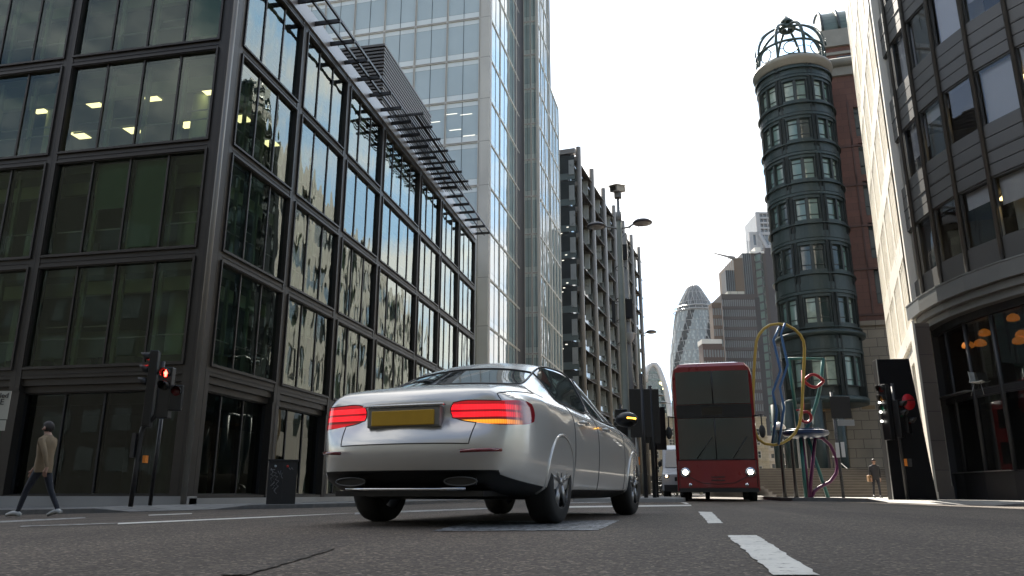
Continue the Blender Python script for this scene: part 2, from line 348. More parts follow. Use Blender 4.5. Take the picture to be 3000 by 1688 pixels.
def G(px,py):  # point on the road seen at a pixel of the survey
    d=at(px,py,1.)-Vector((0,0,H));z=0.
    for _ in range(12):
        k=(z-H)/d.z;x,y=d.x*k,d.y*k;z=gz(x,y)
    return (x,y)
def quadmark(name,pix,m,lift=.004):
    c=[G(*p) for p in pix];mb=MB();n=26;vs=[]
    for j in range(n+1):
        for i in range(n+1):
            u,v=i/n,j/n
            x=(c[0][0]*(1-u)+c[1][0]*u)*(1-v)+(c[3][0]*(1-u)+c[2][0]*u)*v
            y=(c[0][1]*(1-u)+c[1][1]*u)*(1-v)+(c[3][1]*(1-u)+c[2][1]*u)*v
            if i in (0,n) or j in (0,n): x+=random.uniform(-.007,.007);y+=random.uniform(-.007,.007)
            vs.append((x,y,gz(x,y)+lift))
    mb.add(vs,[(j*(n+1)+i,j*(n+1)+i+1,(j+1)*(n+1)+i+1,(j+1)*(n+1)+i) for j in range(n) for i in range(n)])
    o=mb.build(name,m,road)
    me=o.data
    if me.polygons[0].normal.z<0: me.flip_normals()
    return o
quadmark('lane_dash',[(2268,1688),(2401,1688),(2219,1570),(2130,1570)],ROADW)
quadmark('lane_dash',[(2076,1535),(2118,1534),(2086,1501),(2046,1500)],ROADW)
quadmark('lane_dash',[(2010,1477.5),(2019,1477.5),(2011,1472.5),(1994,1472.5)],ROADW)
quadmark('stop_line',[(1600,1489),(2026,1483),(2024,1479.5),(1600,1484.5)],ROADW)
quadmark('stop_line',[(1550,1477),(1800,1472),(1800,1470),(1550,1475)],ROADF)
quadmark('edge_line',[(345,1537.5),(760,1518.5),(1060,1503),(345,1533.5)],ROADW)
quadmark('edge_line',[(435,1511),(562,1506),(562,1504),(435,1509)],ROADW)
quadmark('edge_line',[(0,1532),(250,1519),(250,1516),(0,1527)],ROADF)
quadmark('edge_line',[(60,1545),(345,1535),(345,1533),(60,1542)],ROADF)
quadmark('edge_line',[(1040,1508),(1440,1492),(1440,1488.5),(1040,1503)],ROADF)
# worn utility cover plate set in the carriageway
def plate_mat():
    m,t=nt('worn cover plate');out=N(t,'ShaderNodeOutputMaterial');b=N(t,'ShaderNodeBsdfPrincipled')
    tc=N(t,'ShaderNodeTexCoord');o=tc.outputs['Object']
    n=N(t,'ShaderNodeTexNoise');n.inputs['Scale'].default_value=9;n.inputs['Detail'].default_value=7;n.inputs['Distortion'].default_value=2.6;L(t,o,n.inputs['Vector'])
    v=N(t,'ShaderNodeTexVoronoi',feature='DISTANCE_TO_EDGE');v.inputs['Scale'].default_value=11
    ad=N(t,'ShaderNodeVectorMath',operation='ADD');sc=N(t,'ShaderNodeVectorMath',operation='SCALE');sc.inputs['Scale'].default_value=.25
    L(t,n.outputs['Color'],sc.inputs[0]);L(t,o,ad.inputs[0]);L(t,sc.outputs[0],ad.inputs[1]);L(t,ad.outputs[0],v.inputs['Vector'])
    rp=N(t,'ShaderNodeValToRGB');e=rp.color_ramp.elements;e[0].position=.02;e[0].color=(.05,.05,.05,1);e[1].position=.07;e[1].color=(.2,.205,.21,1)
    L(t,v.outputs['Distance'],rp.inputs[0])
    rq=N(t,'ShaderNodeValToRGB');e=rq.color_ramp.elements;e[0].position=.47;e[0].color=(.035,.034,.033,1);e[1].position=.53;e[1].color=(.34,.345,.35,1);L(t,n.outputs['Fac'],rq.inputs[0])
    mx=N(t,'ShaderNodeMix',data_type='RGBA',blend_type='MULTIPLY');mx.inputs[0].default_value=.8;L(t,rq.outputs[0],mx.inputs[6])
    sc2=N(t,'ShaderNodeVectorMath',operation='SCALE');sc2.inputs['Scale'].default_value=4.;L(t,rp.outputs[0],sc2.inputs[0]);L(t,sc2.outputs[0],mx.inputs[7])
    L(t,mx.outputs[2],b.inputs['Base Color']);b.inputs['Roughness'].default_value=.55
    bp=N(t,'ShaderNodeBump');bp.inputs['Distance'].default_value=.004;L(t,v.outputs['Distance'],bp.inputs['Height']);L(t,bp.outputs['Normal'],b.inputs['Normal'])
    L(t,b.outputs['BSDF'],out.inputs['Surface']);return m
quadmark('utility_cover',[(1262,1558),(1752,1555),(1815,1526),(1390,1528)],plate_mat())
PATCH=asphalt('dark asphalt patch',(.066,.054,.043))
quadmark('asphalt_patch',[(640,1688),(720,1688),(985,1610),(955,1612)],PATCH)

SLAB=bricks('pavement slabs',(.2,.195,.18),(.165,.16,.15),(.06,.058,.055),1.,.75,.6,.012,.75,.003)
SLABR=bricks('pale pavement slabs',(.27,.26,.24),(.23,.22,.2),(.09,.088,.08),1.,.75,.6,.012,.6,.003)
KERB=mat('granite kerb',(.13,.125,.118),.75,0,.25,6,.002,40)
def pavement(name,kerb,inner,zf,mk,label,drop=()):
    # kerb: (x,y,height above road); inner: matching (x,y)
    mb=MB();kb=MB();P=[]
    for i in range(len(kerb)-1):
        a,b=kerb[i],kerb[i+1];A,B=inner[i],inner[i+1];n=max(1,int(math.hypot(b[0]-a[0],b[1]-a[1])/1.0));n=min(n,40)
        for k in range(n):
            s=k/n;P.append(([a[j]*(1-s)+b[j]*s for j in range(3)],[A[j]*(1-s)+B[j]*s for j in range(2)]))
    P.append((list(kerb[-1]),list(inner[-1])))
    for i in range(len(P)-1):
        (a,A),(b,B)=P[i],P[i+1]
        def inn(p,q,w=.16):
            d=Vector((q[0]-p[0],q[1]-p[1]));l=d.length
            return (p[0]+d.x/l*w,p[1]+d.y/l*w)
        za=gz(a[0],a[1]);zb=gz(b[0],b[1])
        a1=inn(a,A);b1=inn(b,B)
        kb.quad((a[0],a[1],za-.05),(b[0],b[1],zb-.05),(b[0],b[1],zb+b[2]),(a[0],a[1],za+a[2]))
        kb.quad((a[0],a[1],za+a[2]),(b[0],b[1],zb+b[2]),(b1[0],b1[1],zb+b[2]+.004),(a1[0],a1[1],za+a[2]+.004))
        m=[(a1[0],a1[1],za+a[2]+.004),(b1[0],b1[1],zb+b[2]+.004)]
        a2=inn(a,A,1.3);b2=inn(b,B,1.3)
        mb.quad(m[0],m[1],(b2[0],b2[1],zf(*b2)),(a2[0],a2[1],zf(*a2)))
        mb.quad((a2[0],a2[1],zf(*a2)),(b2[0],b2[1],zf(*b2)),(B[0],B[1],zf(*B)),(A[0],A[1],zf(*A)))
    o=mb.build(name,mk);tag(o,label,'pavement',kind='structure')
    k=kb.build('kerb',KERB,o)
    for q in (o,k):
        bm=bmesh.new();bm.from_mesh(q.data);bmesh.ops.remove_doubles(bm,verts=bm.verts,dist=.0005);bmesh.ops.recalc_face_normals(bm,faces=bm.faces)
        if q is o and sum(f.normal.z for f in bm.faces)<0: bmesh.ops.reverse_faces(bm,faces=bm.faces)
        bm.to_mesh(q.data);bm.free()
    return o
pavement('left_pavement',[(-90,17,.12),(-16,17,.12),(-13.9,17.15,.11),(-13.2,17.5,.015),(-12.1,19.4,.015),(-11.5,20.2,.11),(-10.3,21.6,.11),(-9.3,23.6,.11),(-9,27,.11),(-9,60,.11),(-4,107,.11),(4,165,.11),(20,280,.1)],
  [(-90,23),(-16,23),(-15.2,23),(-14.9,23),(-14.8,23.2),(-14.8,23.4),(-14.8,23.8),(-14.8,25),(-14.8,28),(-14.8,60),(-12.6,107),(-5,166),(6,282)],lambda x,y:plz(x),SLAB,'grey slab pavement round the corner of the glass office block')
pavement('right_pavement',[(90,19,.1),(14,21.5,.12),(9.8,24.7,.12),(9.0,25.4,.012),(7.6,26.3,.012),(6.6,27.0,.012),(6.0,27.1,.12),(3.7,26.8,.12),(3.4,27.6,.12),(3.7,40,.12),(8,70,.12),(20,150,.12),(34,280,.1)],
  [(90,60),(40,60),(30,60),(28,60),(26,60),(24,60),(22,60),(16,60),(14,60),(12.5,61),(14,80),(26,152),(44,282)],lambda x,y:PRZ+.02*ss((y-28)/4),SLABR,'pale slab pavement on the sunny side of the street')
isl=MB()
ip=[(-2.9,23.3),(.05,23.3),(.25,23.6),(.35,26),(.3,36),(-2.6,36),(-3.0,24)]
isl.prism(ip,-.1,.115);io=isl.build('traffic_island',CONC,bevel=.02);tag(io,'low concrete traffic island in the middle of the street','traffic island',kind='structure')
# ------------------------------------------------------------------ left glass office block
GL_L=glass('tinted office glass',(.58,.68,.53),1.55,.0022,1.1,(.8,.92,.86),(1,1,.45))
GL_R=glass('wavy office glass',(.42,.53,.42),1.75,.016,.62,(.9,.98,.93),(1,1.5,.6),.05)
GL_G=glass('dark shop glass',(.14,.16,.145),1.5,.004,.8,(.85,.9,.88))
INW=mat('office inner wall',(.50,.60,.44),.8,0,.1,.8)
INC=mat('office ceiling',(.36,.42,.34),.8,0,.06,.8)
INF=mat('office floor carpet',(.05,.05,.05),.9,0,.1,2)
BULK=mat('office bulkhead',(.66,.78,.56),.7,0,.08,.8)
BLIND=mat('green roller blind',(.24,.42,.28),.8,0,.06,1.5,.0006,150)
RAIL=mat('pale guard rail',(.62,.63,.58),.4,.2,.05,3)
LITP=emis('lit ceiling panel',(1,.80,.45),.9,(.8,.75,.6))
A0=(-14.6,21.9)
FL=Fr(A0,t=(-1,0),flip=True);
if FL.n.y>0: FL=Fr(A0,t=(-1,0))
FR=Fr(A0,t=(0,1))
if FR.n.x<0: FR=Fr(A0,t=(0,1),flip=True)
office=thing('glass_office_block',(-25,40,0),'brown framed glass office block filling the left with a roof edge sun shade','office building')
WB=[4.28+3.93*k for k in range(4)];WT=[7.85+3.93*k for k in range(4)]
LB=[(.62,6.66),(7.06,13.12),(13.52,19.6)]
RBY=[(.55,4.83),(5.29,9.54),(9.98,14.35),(14.8,20.8),(21.25,25.35),(25.8,30.0),(30.45,34.9)]
NP_R=[3,3,3,4,3,3,3]
TOP=20.35
wall=MB()
def clad(F,bays,uend,ret):
    us=[0.]+[x for b in bays for x in b]+[uend]
    # piers full height between openings
    for i in range(0,len(us),2):
        a,b=us[i],us[i+1]
        F.box(wall,a+(.0 if i else ret),b,3.55,TOP,-.45,0)
        if i==0: F.box(wall,a+ret,b,-.2,3.55,-.45,0)
        else: F.box(wall,a-.02,b+.02,-.2,3.55,-.6,-.02)
    for (a,b) in bays:
        F.box(wall,a,b,3.95,WB[0],-.45,-.02)
        F.box(wall,a,b,3.72,3.95,-.45,-.10)
        F.box(wall,a,b,3.5,3.72,-.55,-.22)
        for k in range(3): F.box(wall,a,b,WT[k],WB[k+1],-.45,-.02)
        F.box(wall,a,b,WT[3],TOP,-.45,-.02)
        F.box(wall,a,b,-.25,.2,-.6,-.05)
clad(FL,LB,24,.0);clad(FR,RBY,35.3,.45)
wall.box(-38.6,22.35,19.9,-15.05,57,20.3)
wall.build('wall_cladding',BRONZE,office)
# joints: thin dark lines on the corner piers
jn=MB()
for k in range(5):
    z=4.08+3.93*k
    FL.box(jn,-.002,24,z-.008,z+.008,-.01,.003);FR.box(jn,-.002,35.3,z-.008,z+.008,-.01,.003)
for u in (.32,):
    FL.box(jn,u-.006,u+.006,-.1,TOP,-.01,.004);FR.box(jn,u-.006,u+.006,-.1,TOP,-.01,.004)
for b in LB[:-1]:
    u=b[1]+.2;FL.box(jn,u-.008,u+.008,3.6,TOP,-.01,.004)
for b in RBY[:-1]:
    u=b[1]+.22;FR.box(jn,u-.008,u+.008,-.1,TOP,-.01,.004)
jn.build('panel_joint',DARK,office)
pl=MB()
FL.box(pl,-.03,24,-.4,.16,-.5,.03);FR.box(pl,.1,35.3,-.4,.1,-.5,.03)
pl.build('plinth',CONC,office)
cp=MB();cp.tube([(-14.66,21.84,-.2),(-14.66,21.84,TOP)],.09,10);cp.build('corner_column',BRONZE_L,office)
def window(F,u0,u1,z0,z1,n,gm,ground=False,blinds=(),rails=True,wide=None):
    mb=MB()
    pr=.06 if not ground else -.3
    d1=pr;d0=-.2 if not ground else -.5
    F.ring(mb,u0-.03,u1+.03,z0-.03,z1+.03,.07,d0,d1)
    if not ground: F.ring(mb,u0+.041,u1-.041,z0+.041,z1-.041,.035,d0+.02,d1-.04)
    w=(u1-u0)/n;us=[u0+w*i for i in range(n+1)]
    if wide: us=wide
    gd=-.1 if not ground else -.42
    for u in us[1:-1]: F.box(mb,u-.035,u+.035,z0+.052,z1-.052,gd-.18,gd+.04)
    o=mb.build('window',BRONZE if not ground else DARK,office)
    g=MB()
    for a,b in zip(us[:-1],us[1:]): F.pane(g,a+.02,b-.02,z0+.04,z1-.04,gd,.006)
    g.build('pane',gm,o)
    fin=MB()
    for u in us[1:-1]: F.box(fin,u+.08,u+.2,z0+.05,z1-.05,gd-.62,gd-.5)
    F.box(fin,us[0]+.15,us[0]+.45,z0+.05,z1-.05,gd-.9,gd-.6)
    if not ground: fin.build('inner_post',INW,o)
    if rails and not ground:
        r=MB()
        for i,(a,b) in enumerate(zip(us[:-1],us[1:])):
            h=z0+random.choice((1.05,1.05,1.05,1.08))
            F.box(r,a+.06,b-.06,h-.022,h+.022,gd-.42,gd-.38)
            if random.random()<.45: F.box(r,a+.06,b-.06,h+.45,h+.49,gd-.6,gd-.56)
        r.build('guard_rail',RAIL,o)
    for (i,dz) in blinds:
        bl=MB();F.box(bl,us[i]+.06,us[i+1]-.06,z1-.1-dz,z1-.08,gd-.26,gd-.25);bl.build('blind',BLIND,o)
    return o
for j,(a,b) in enumerate(LB):
    for k in range(4):
        bl=()
        if j==0 and k==1: bl=((1,3.2),(2,1.7))   # u grows to the left
        if j==0 and k==3: bl=((0,3.0),)
        if j==0 and k==2: bl=()
        window(FL,a,b,WB[k],WT[k],4,GL_L,blinds=bl)
    window(FL,a,b,.2,3.5,4,GL_G,True)
for j,(a,b) in enumerate(RBY):
    for k in range(4):
        window(FR,a,b,WB[k],WT[k],NP_R[j],GL_R)
    window(FR,a,b,.2,3.5,NP_R[j],GL_G,True)
# interior: slabs, ceilings, bulkheads, core
sl=MB();ce=MB();bu=MB();iw=MB();ds=MB()
for k in range(5):
    z=4.02+3.93*k
    if k<4 or True:
        sl.box(-38,22.5,z-.02,-15.2,56.5,z+.13)
        ce.box(-38,22.5,z-.32,-15.2,56.5,z-.03)
    FL.box(bu,.9,23,z-.82,z-.33,-1.5,-1.3);FR.box(bu,1.5,34.9,z-.82,z-.33,-1.5,-1.3)
sl.box(-38,22.5,-.05,-15.2,56.5,.08)
iw.box(-37,31,0,-24,55,19.6);iw.box(-38.4,22.6,0,-38.2,56,19.8);iw.box(-38,56.6,0,-15.2,56.8,19.8)
for k in range(5):
    z=(4.16+3.93*(k-1)) if k else .1
    for (x,y) in ((-17.6,24.6),(-24.3,24.6),(-31,24.6),(-17.6,31.5),(-17.6,38.5),(-17.6,46),(-17.6,52)):
        iw.tube([(x,y,z),(x,y,z+3.5)],.3,14,caps=False)
for k in range(4):
    z=4.16+3.93*k
    for i in range(9):
        x=-16.6-i*2.1+random.uniform(-.3,.3)
        ds.box(x-.8,23.4,z,x+.7,24.1,z+.72);
        if random.random()<.6: ds.box(x-.3,23.5,z+.72,x+.2,23.6,z+1.12)
    for i in range(14):
        y=25+i*2.2+random.uniform(-.3,.3)
        ds.box(-16.9,y-.8,z,-16.2,y+.7,z+.72)
        if random.random()<.6: ds.box(-16.5,y-.3,z+.72,-16.4,y+.2,z+1.15)
sl.build('floor_slab',INF,office);ce.build('ceiling',INC,office);bu.build('bulkhead',BULK,office);iw.build('inner_wall',INW,office)
ds.build('desk_row',mat('office desks',(.2,.21,.2),.5,0,.2,2),office)
# lit ceiling panels of the third upper floor
zc=4.02+3.93*3-.325
for (x,y) in ((-17.0,24.2),(-19.6,24.2),(-17.0,26.6),(-19.6,26.6),(-22.2,24.2),(-22.2,26.6),(-24.8,24.2),(-24.8,26.6),(-17.0,29),(-19.6,29),(-27.4,24.3),(-22.2,29)):
    p=MB();p.box(x-.3,y-.3,zc-.03,x+.3,y+.3,zc-.004);p.build('ceiling_light',LITP,office)
for (y) in (31.5,36.2):
    p=MB();p.box(-17.4,y-.3,zc-.03,-16.8,y+.3,zc-.004);p.build('ceiling_light',LITP,office)
# roof edge: fascia, brackets, rails and louvre panels
fa=MB();FR.box(fa,.0,35.3,20.0,20.75,-.3,.05);FL.box(fa,.06,24,20.36,20.75,-.3,.03);fa.build('roof_fascia',mat('pale roof fascia',(.33,.32,.32),.4,.4,.1,.7),office)
br=MB()
for i in range(22): 
    u=.9+i*1.62
    FR.box(br,u-.05,u+.05,20.3,20.48,.05,1.25)
for d in (.62,1.2): FR.box(br,-.2,35.6,20.42,20.54,d-.045,d+.045)
br.build('sun_shade_bracket',BRONZE,office)
lv=MB()
for i in range(8):
    u0=14.9+i*1.62
    if u0>26:break
    for q in range(15):
        d=.12+q*.13
        FR.box(lv,u0+.08,u0+1.54,20.5,20.53,d,d+.055)
    FR.box(lv,u0-.05,u0+.05,20.44,20.56,.05,2.15)
    FR.box(lv,u0,u0+1.62,20.5,20.57,1.62,1.68)
lv.build('sun_shade_louvre',BRONZE,office)
# louvred plant screen on the roof
ps=MB();x1=-15.5;y0=38.2;y1=47.5;z0=20.4;z1=26.0
ps.box(-25,y0+.16,z0,x1-.16,y1-.3,z1-.1)
inn=ps.build('plant_core',DARK,office)
ps=MB();n=24
for i in range(n):
    z=z0+(z1-z0)*i/n
    ps.box(-25,y0,z,x1,y0+.12,z+.12);ps.box(x1-.12,y0+.121,z,x1,y1,z+.12)
ps.box(-25,y0-.01,z1,x1+.01,y1,z1+.14)
ps.build('plant_screen',mat('brown louvre',(.14,.125,.11),.5,.3,.12,1),office)

# ------------------------------------------------------------------ tall glass tower
TA=(-14.34,60.35);TZ=[1.1+4.16*k for k in range(19)]
T1=Fr(TA,t=(-math.cos(R(2.1)),math.sin(R(2.1))))
if T1.n.y>0:T1=Fr(TA,t=(-math.cos(R(2.1)),math.sin(R(2.1))),flip=True)
T2=Fr(TA,2.1)
TB=(-13.84,74.08);T3=Fr(TB,t=(math.cos(R(2.1)),-math.sin(R(2.1))))
if T3.n.y>0:T3=Fr(TB,t=(math.cos(R(2.1)),-math.sin(R(2.1))),flip=True)
TC=(-12.21,74.02);T4=Fr(TC,2.1)
tower=thing('glass_tower',(-24,75,0),'tall pale glass tower with beige grid rising behind the office block','office building')
TG=opaque_glass('tower glass',(.50,.58,.595),1.45,.0035,.35,.10,.08)
TGS=opaque_glass('tower spandrel glass',(.78,.82,.80),1.5,.002,.4,.06,.08)
TGR=opaque_glass('tower mirror glass',(.26,.335,.34),2.7,.006,.5,.2,.015)
TGRS=opaque_glass('tower mirror spandrel',(.36,.43,.42),2.7,.006,.5,.1,.02)
TG3=opaque_glass('tower bay glass',(.32,.39,.37),1.45,.004,.4,.25,.05);TG3S=opaque_glass('tower bay spandrel',(.46,.52,.48),1.45,.002,.4,.08,.1)
BG=mat('beige tower frame',(.56,.53,.47),.5,.1,.1,.4,.0005,60)
BGD=mat('brown tower joint',(.12,.10,.085),.5,.2,.1,1)
core=MB()
core.prism([T1.p(.02,-.3,0)[:2],T1.p(36,-.3,0)[:2],(T1.p(36,-.3,0)[0],110),(-16,110),T4.p(7.0,-.4,0)[:2],T4.p(.2,-.4,0)[:2],T3.p(.1,-.4,0)[:2],T2.p(1,-.4,0)[:2]],0,79.8)
core.prism([T4.p(7.1,-.4,0)[:2],T4.p(12.7,-.4,0)[:2],(-17,89),(-17,82)],0,46.5)
core.build('tower_core',ROOFD,tower)
wl=MB();jt=MB()
NW=[0]
stuffv=MB()
def twin(F,u0,u1,k,mir,part):
    z0,z1=TZ[k]+.08,TZ[k+1]-.08
    g=MB() if part else stuffv
    um=(u0+u1)/2
    for a,b in ((u0+.06,um-.015),(um+.015,u1-.06)):
        g.cur=5 if mir==2 else 2 if mir else 0
        F.pane(g,a,b,z0+.62,z1-(.5 if not mir else .35),-.06,.004)
        g.cur=6 if mir==2 else 3 if mir else 1
        F.pane(g,a,b,z0,z0+.6,-.06,.003);F.pane(g,a,b,z1-(.48 if not mir else .33),z1,-.06,.003)
    g.cur=4
    F.box(g,um-.015,um+.015,z0,z1,-.1,-.03)
    if part: g.build('window',[TG,TGS,TGR,TGRS,DARK,TG3,TG3S],tower)
def tface(F,us,k0,k1,mir,vis,cw):
    for k in range(k0,k1):
        for a,b in zip(us[:-1],us[1:]):
            p=vis(k,a) and NW[0]<100
            NW[0]+=p
            twin(F,a,b,k,mir,p)
    pj=.05 if not mir else .012
    for k in range(k0,k1+1):
        F.box(wl,us[0],us[-1],TZ[k]-.09,TZ[k]-.025,-.2,pj);F.box(wl,us[0],us[-1],TZ[k]+.025,TZ[k]+.09,-.2,pj)
        F.box(jt,us[0],us[-1],TZ[k]-.025,TZ[k]+.025,-.2,pj*.4)
    for u in us:
        F.box(wl,u-.085,u-.025,TZ[k0]-.09,TZ[k1]+.09,-.2,pj+.003);F.box(wl,u+.025,u+.085,TZ[k0]-.09,TZ[k1]+.09,-.2,pj+.003)
        F.box(jt,u-.025,u+.025,TZ[k0]-.09,TZ[k1]+.09,-.2,pj*.4+.003)
NK=18
tface(T1,[.95+3.15*i for i in range(10)],0,NK,False,lambda k,u:5<=k<=10 and u<16.,0)
tface(T2,[.62+3.33*i for i in range(5)][:5],0,NK,True,lambda k,u:2<=k<=10,0)
tface(T3,[.05,.85,1.63],0,NK,2,lambda k,u:2<=k<=10,0)
tface(T4,[.0+2.0*i for i in range(4)]+[7.0],0,NK,True,lambda k,u:False,0)
tface(T4,[7.05,9.0,10.9,12.9],0,11,True,lambda k,u:False,0)
so=stuffv.build('window_grid',[TG,TGS,TGR,TGRS,DARK,TG3,TG3S],tower);tag(so,kind='stuff')
wl.build('facade_grid',BG,tower);jt.build('facade_joint',BGD,tower)
cc=MB();T1.box(cc,-.02,.86,0,TZ[NK]+1,-.4,.03);T2.box(cc,.02,.5,0,TZ[NK]+1,-.4,.02);
T2.box(cc,13.75,14.0,0,TZ[NK],-.1,.12)
cc.build('corner_column',BEIGE,tower)
cj=MB()
for k in range(NK):
    T1.box(cj,-.03,.87,TZ[k]-.015,TZ[k]+.015,-.1,.036);T2.box(cj,.01,.51,TZ[k]-.015,TZ[k]+.015,-.1,.027)
cj.build('column_joint',BGD,tower)
# lit tubes seen through the fifth visible floor
lt=emis('lit office tube',(1,.95,.8),.45,(.8,.8,.7))
for (u,z) in ((1.3,30.9),(2.6,31.6),(1.6,33.0),(4.6,32.6),(5.6,31.0),(3.0,33.2)):
    p=MB();T1.box(p,u,u+1.1,z,z+.05,-.05,-.04);p.build('tube_light',lt,tower)
# ------------------------------------------------------------------ ribbed office building further on
RB=at(1690,700,108);RB=(RB.x,RB.y)
Q=Fr(RB,7.5);Qf=Fr(RB,t=(-math.cos(R(7.5)),math.sin(R(7.5))))
if Qf.n.y>0:Qf=Fr(RB,t=(-math.cos(R(7.5)),math.sin(R(7.5))),flip=True)
ribbed=thing('ribbed_office_building',(RB[0]-10,RB[1]+30,0),'grey brown office building with projecting column grid beyond the glass tower','office building')
RG=opaque_glass('ribbed building glass',(.05,.06,.06),1.8,.006,.5,.3,.03)
RGL=opaque_glass('ribbed building pale panel',(.16,.2,.2),1.6,.004,.6,.2,.06)
RC=mat('grey brown column cladding',(.21,.197,.175),.5,.15,.12,.3,.0006,30)
RBM=mat('brown sun shade',(.085,.066,.05),.6,.1,.15,.5)
hb=MB()
hb.prism([Q.p(.2,-1.2,0)[:2],Q.p(58,-1.2,0)[:2],Q.p(58,-24,0)[:2],Q.p(.2,-24,0)[:2]],0,50.4)
hb.build('building_core',ROOFD,ribbed)
g=MB();bm_=MB();fin=MB()
ucol=[1.0+8.78*i for i in range(7)];fe=[];FINM=mat('pale fins',(.45,.48,.47),.3,.3,.1,1)
SZ=4.13
for k in range(12):
    z=.6+SZ*k
    for i in range(7):
        a=ucol[i];b=a+8.78 if i<6 else 58.
        for q in range(4):
            w=(b-a)/4
            if q==0: g=MB()
            g.cur=0;Q.pane(g,a+q*w+.05,a+(q+1)*w-.05,z+1.1,z+SZ-.1,-1.1,.008)
            g.cur=1;Q.pane(g,a+q*w+.05,a+(q+1)*w-.05,z+.1,z+1.05,-1.1,.006)
            if q==3: g.build('window',[RG,RGL],ribbed)
    g=MB()
    for q in range(2):
        g.cur=0;Qf.pane(g,.1+q*3,3+q*3,z+1.2,z+SZ-.1,.05,.006);g.cur=1;Qf.pane(g,.1+q*3,3+q*3,z+.1,z+1.15,.05)
    g.build('front_window',[RG,RGL],ribbed)
    # sloping brown shades between the columns, floor edges
    for i in range(7):
        a=ucol[i];b=a+8.78 if i<6 else 58.
        P=[Q.p(a+.3,-.95,z+SZ-.05),Q.p(b-.3,-.95,z+SZ-.05),Q.p(b-.3,.42,z+SZ-.95),Q.p(a+.3,.42,z+SZ-.95)]
        P2=[(p[0],p[1],p[2]+.08) for p in P]
        bm_=MB();bm_.hexa(P+P2);bm_.build('sun_shade',RBM,ribbed)
    fe.append((z-.05,z+.08))
    # vertical glass fins beside each column
    for i in range(7):
        fin=MB()
        for q in range(3): Q.box(fin,ucol[i]-.75-.18*q-.05,ucol[i]-.75-.18*q+.03,z+.9,z+SZ-.9,-1.0,-.2)
        Q.box(fin,ucol[i]-1.2,ucol[i]-.7,z+.85,z+.9,-1.0,-.2);fin.build('glass_fin',FINM,ribbed)
fb=MB()
for a,b in fe: Q.box(fb,.3,58,a,b,-1.15,-.8)
fb.build('floor_edge',RBM,ribbed)
for i,u in enumerate(ucol):
    c=MB();zt=51.7
    c.tube([Q.p(u,.3,0),Q.p(u,.3,zt)],.4,12)
    for k in range(12):
        z=.6+SZ*k
        Q.box(c,u-.38,u+.34,z+SZ-.75,z+SZ-.05,-1.1,.3)
    c.build('column',RC,ribbed)
rt=MB();Q.box(rt,.0,58.2,50.42,51.2,-3,-.9);Qf.box(rt,.0,24,50.42,51.2,-1,.1);rt.build('roof_edge',mat('pale metal roof edge',(.42,.41,.4),.4,.4,.1,.5),ribbed)
for k,(u,z) in enumerate(((1.2,38.5),(2.2,37.6),(1.5,34.2),(2.0,33.4),(1.4,29.9),(1.9,29.2),(2.2,28.6),(1.7,20.8),(2.3,20.2))):
    p=MB();Qf.box(p,u,u+.32,z,z+.12,.06,.08);p.build('ceiling_light',lt,ribbed)
# ------------------------------------------------------------------ sunlit cream stone block, right
P0=gp(16.06,30.0)
S=Fr(P0,11.0)
if S.n.x>0:S=Fr(P0,11.0,flip=True)
stone=thing('stone_block',(P0[0]+6,P0[1]+8,0),'cream stone block lit by the sun with narrow slit windows beside the curved building','office building')
STN=mat('cream stone',(.78,.74,.65),.3,0,.05,.4,.0006,40,spec=.6)
SLEN=15.5;SH=46
st=MB();wn=[]
st.prism([S.p(0,-.5,0)[:2],S.p(SLEN,-.5,0)[:2],S.p(SLEN,-14,0)[:2],S.p(0,-14,0)[:2]],0,SH-.1)
st.build('building_core',ROOFD,stone)
st=MB()
nb=4;bw=SLEN/nb
for k in range(10):
    z0=6.9+4.0*k if k else 6.9
    if z0+4>SH:break
    S.box(st,0,SLEN,z0+3.0,z0+4.0,-.5,0)
    for i in range(nb):
        a=i*bw
        S.box(st,a,a+.55,z0,z0+3.0,-.5,0);S.box(st,a+bw-.25,a+bw,z0,z0+3.0,-.5,0)
        for q in range(1,5): 
            u=a+.55+(bw-.8)*q/5
            S.box(st,u-.12,u+.12,z0,z0+3.0,-.45,-.02)
        wm=MB();S.pane(wm,a+.5,a+bw-.2,z0,z0+3.0,-.34);wn.append(wm)
S.box(st,0,SLEN,6.3,6.9,-.5,.12);S.box(st,0,SLEN,5.6,6.3,-.5,0)
for i in range(nb+1):
    u=min(max(i*bw,.4),SLEN-.4);S.box(st,u-.4,u+.4,0,5.6,-.5,.02)
S.box(st,0,SLEN,46.1-.1,47,-.6,.2)
st.build('stone_wall',STN,stone)
SG=opaque_glass('slit window glass',(.03,.035,.04),1.5,.003,.6,.2,.03)
for wm in wn: wm.build('window',SG,stone)
for i in range(nb):
    wm=MB();S.pane(wm,i*bw+.42,(i+1)*bw-.42,.5,5.5,-.4);wm.build('shop_window',SG,stone)
# ------------------------------------------------------------------ curved office building with a cafe, right
curved=thing('curved_cafe_building',gp(19,25)+(0,),'dark grey curved office building with a glazed cafe on its ground floor at the right','office building')
CP=[(16.35,30.5),(15.98,28.85),(15.84,27.3),(15.92,25.75),(16.2,24.25),(16.7,22.75),(17.4,21.35),(18.3,20.05),(19.5,18.9),(21,18)]
CPW=[gp(*p) for p in CP]
DG=mat('dark grey panel',(.092,.088,.08),.45,.2,.12,.6,.0005,60)
DGM=mat('dark mullion tube',(.10,.097,.09),.35,.3,.1,2)
CG=glass('cafe upper glass',(.86,.88,.88),1.5,.004,.7,(.95,.97,1),(1,1,.7),.03)
CGB=glass('cafe shop glass',(.35,.38,.36),1.5,.004,.5,(.9,.95,.95))
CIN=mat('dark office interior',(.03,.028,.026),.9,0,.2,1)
PBL=mat('grey office blind',(.82,.79,.82),.8,0,.05,.7,.0004,200)
segs=[]
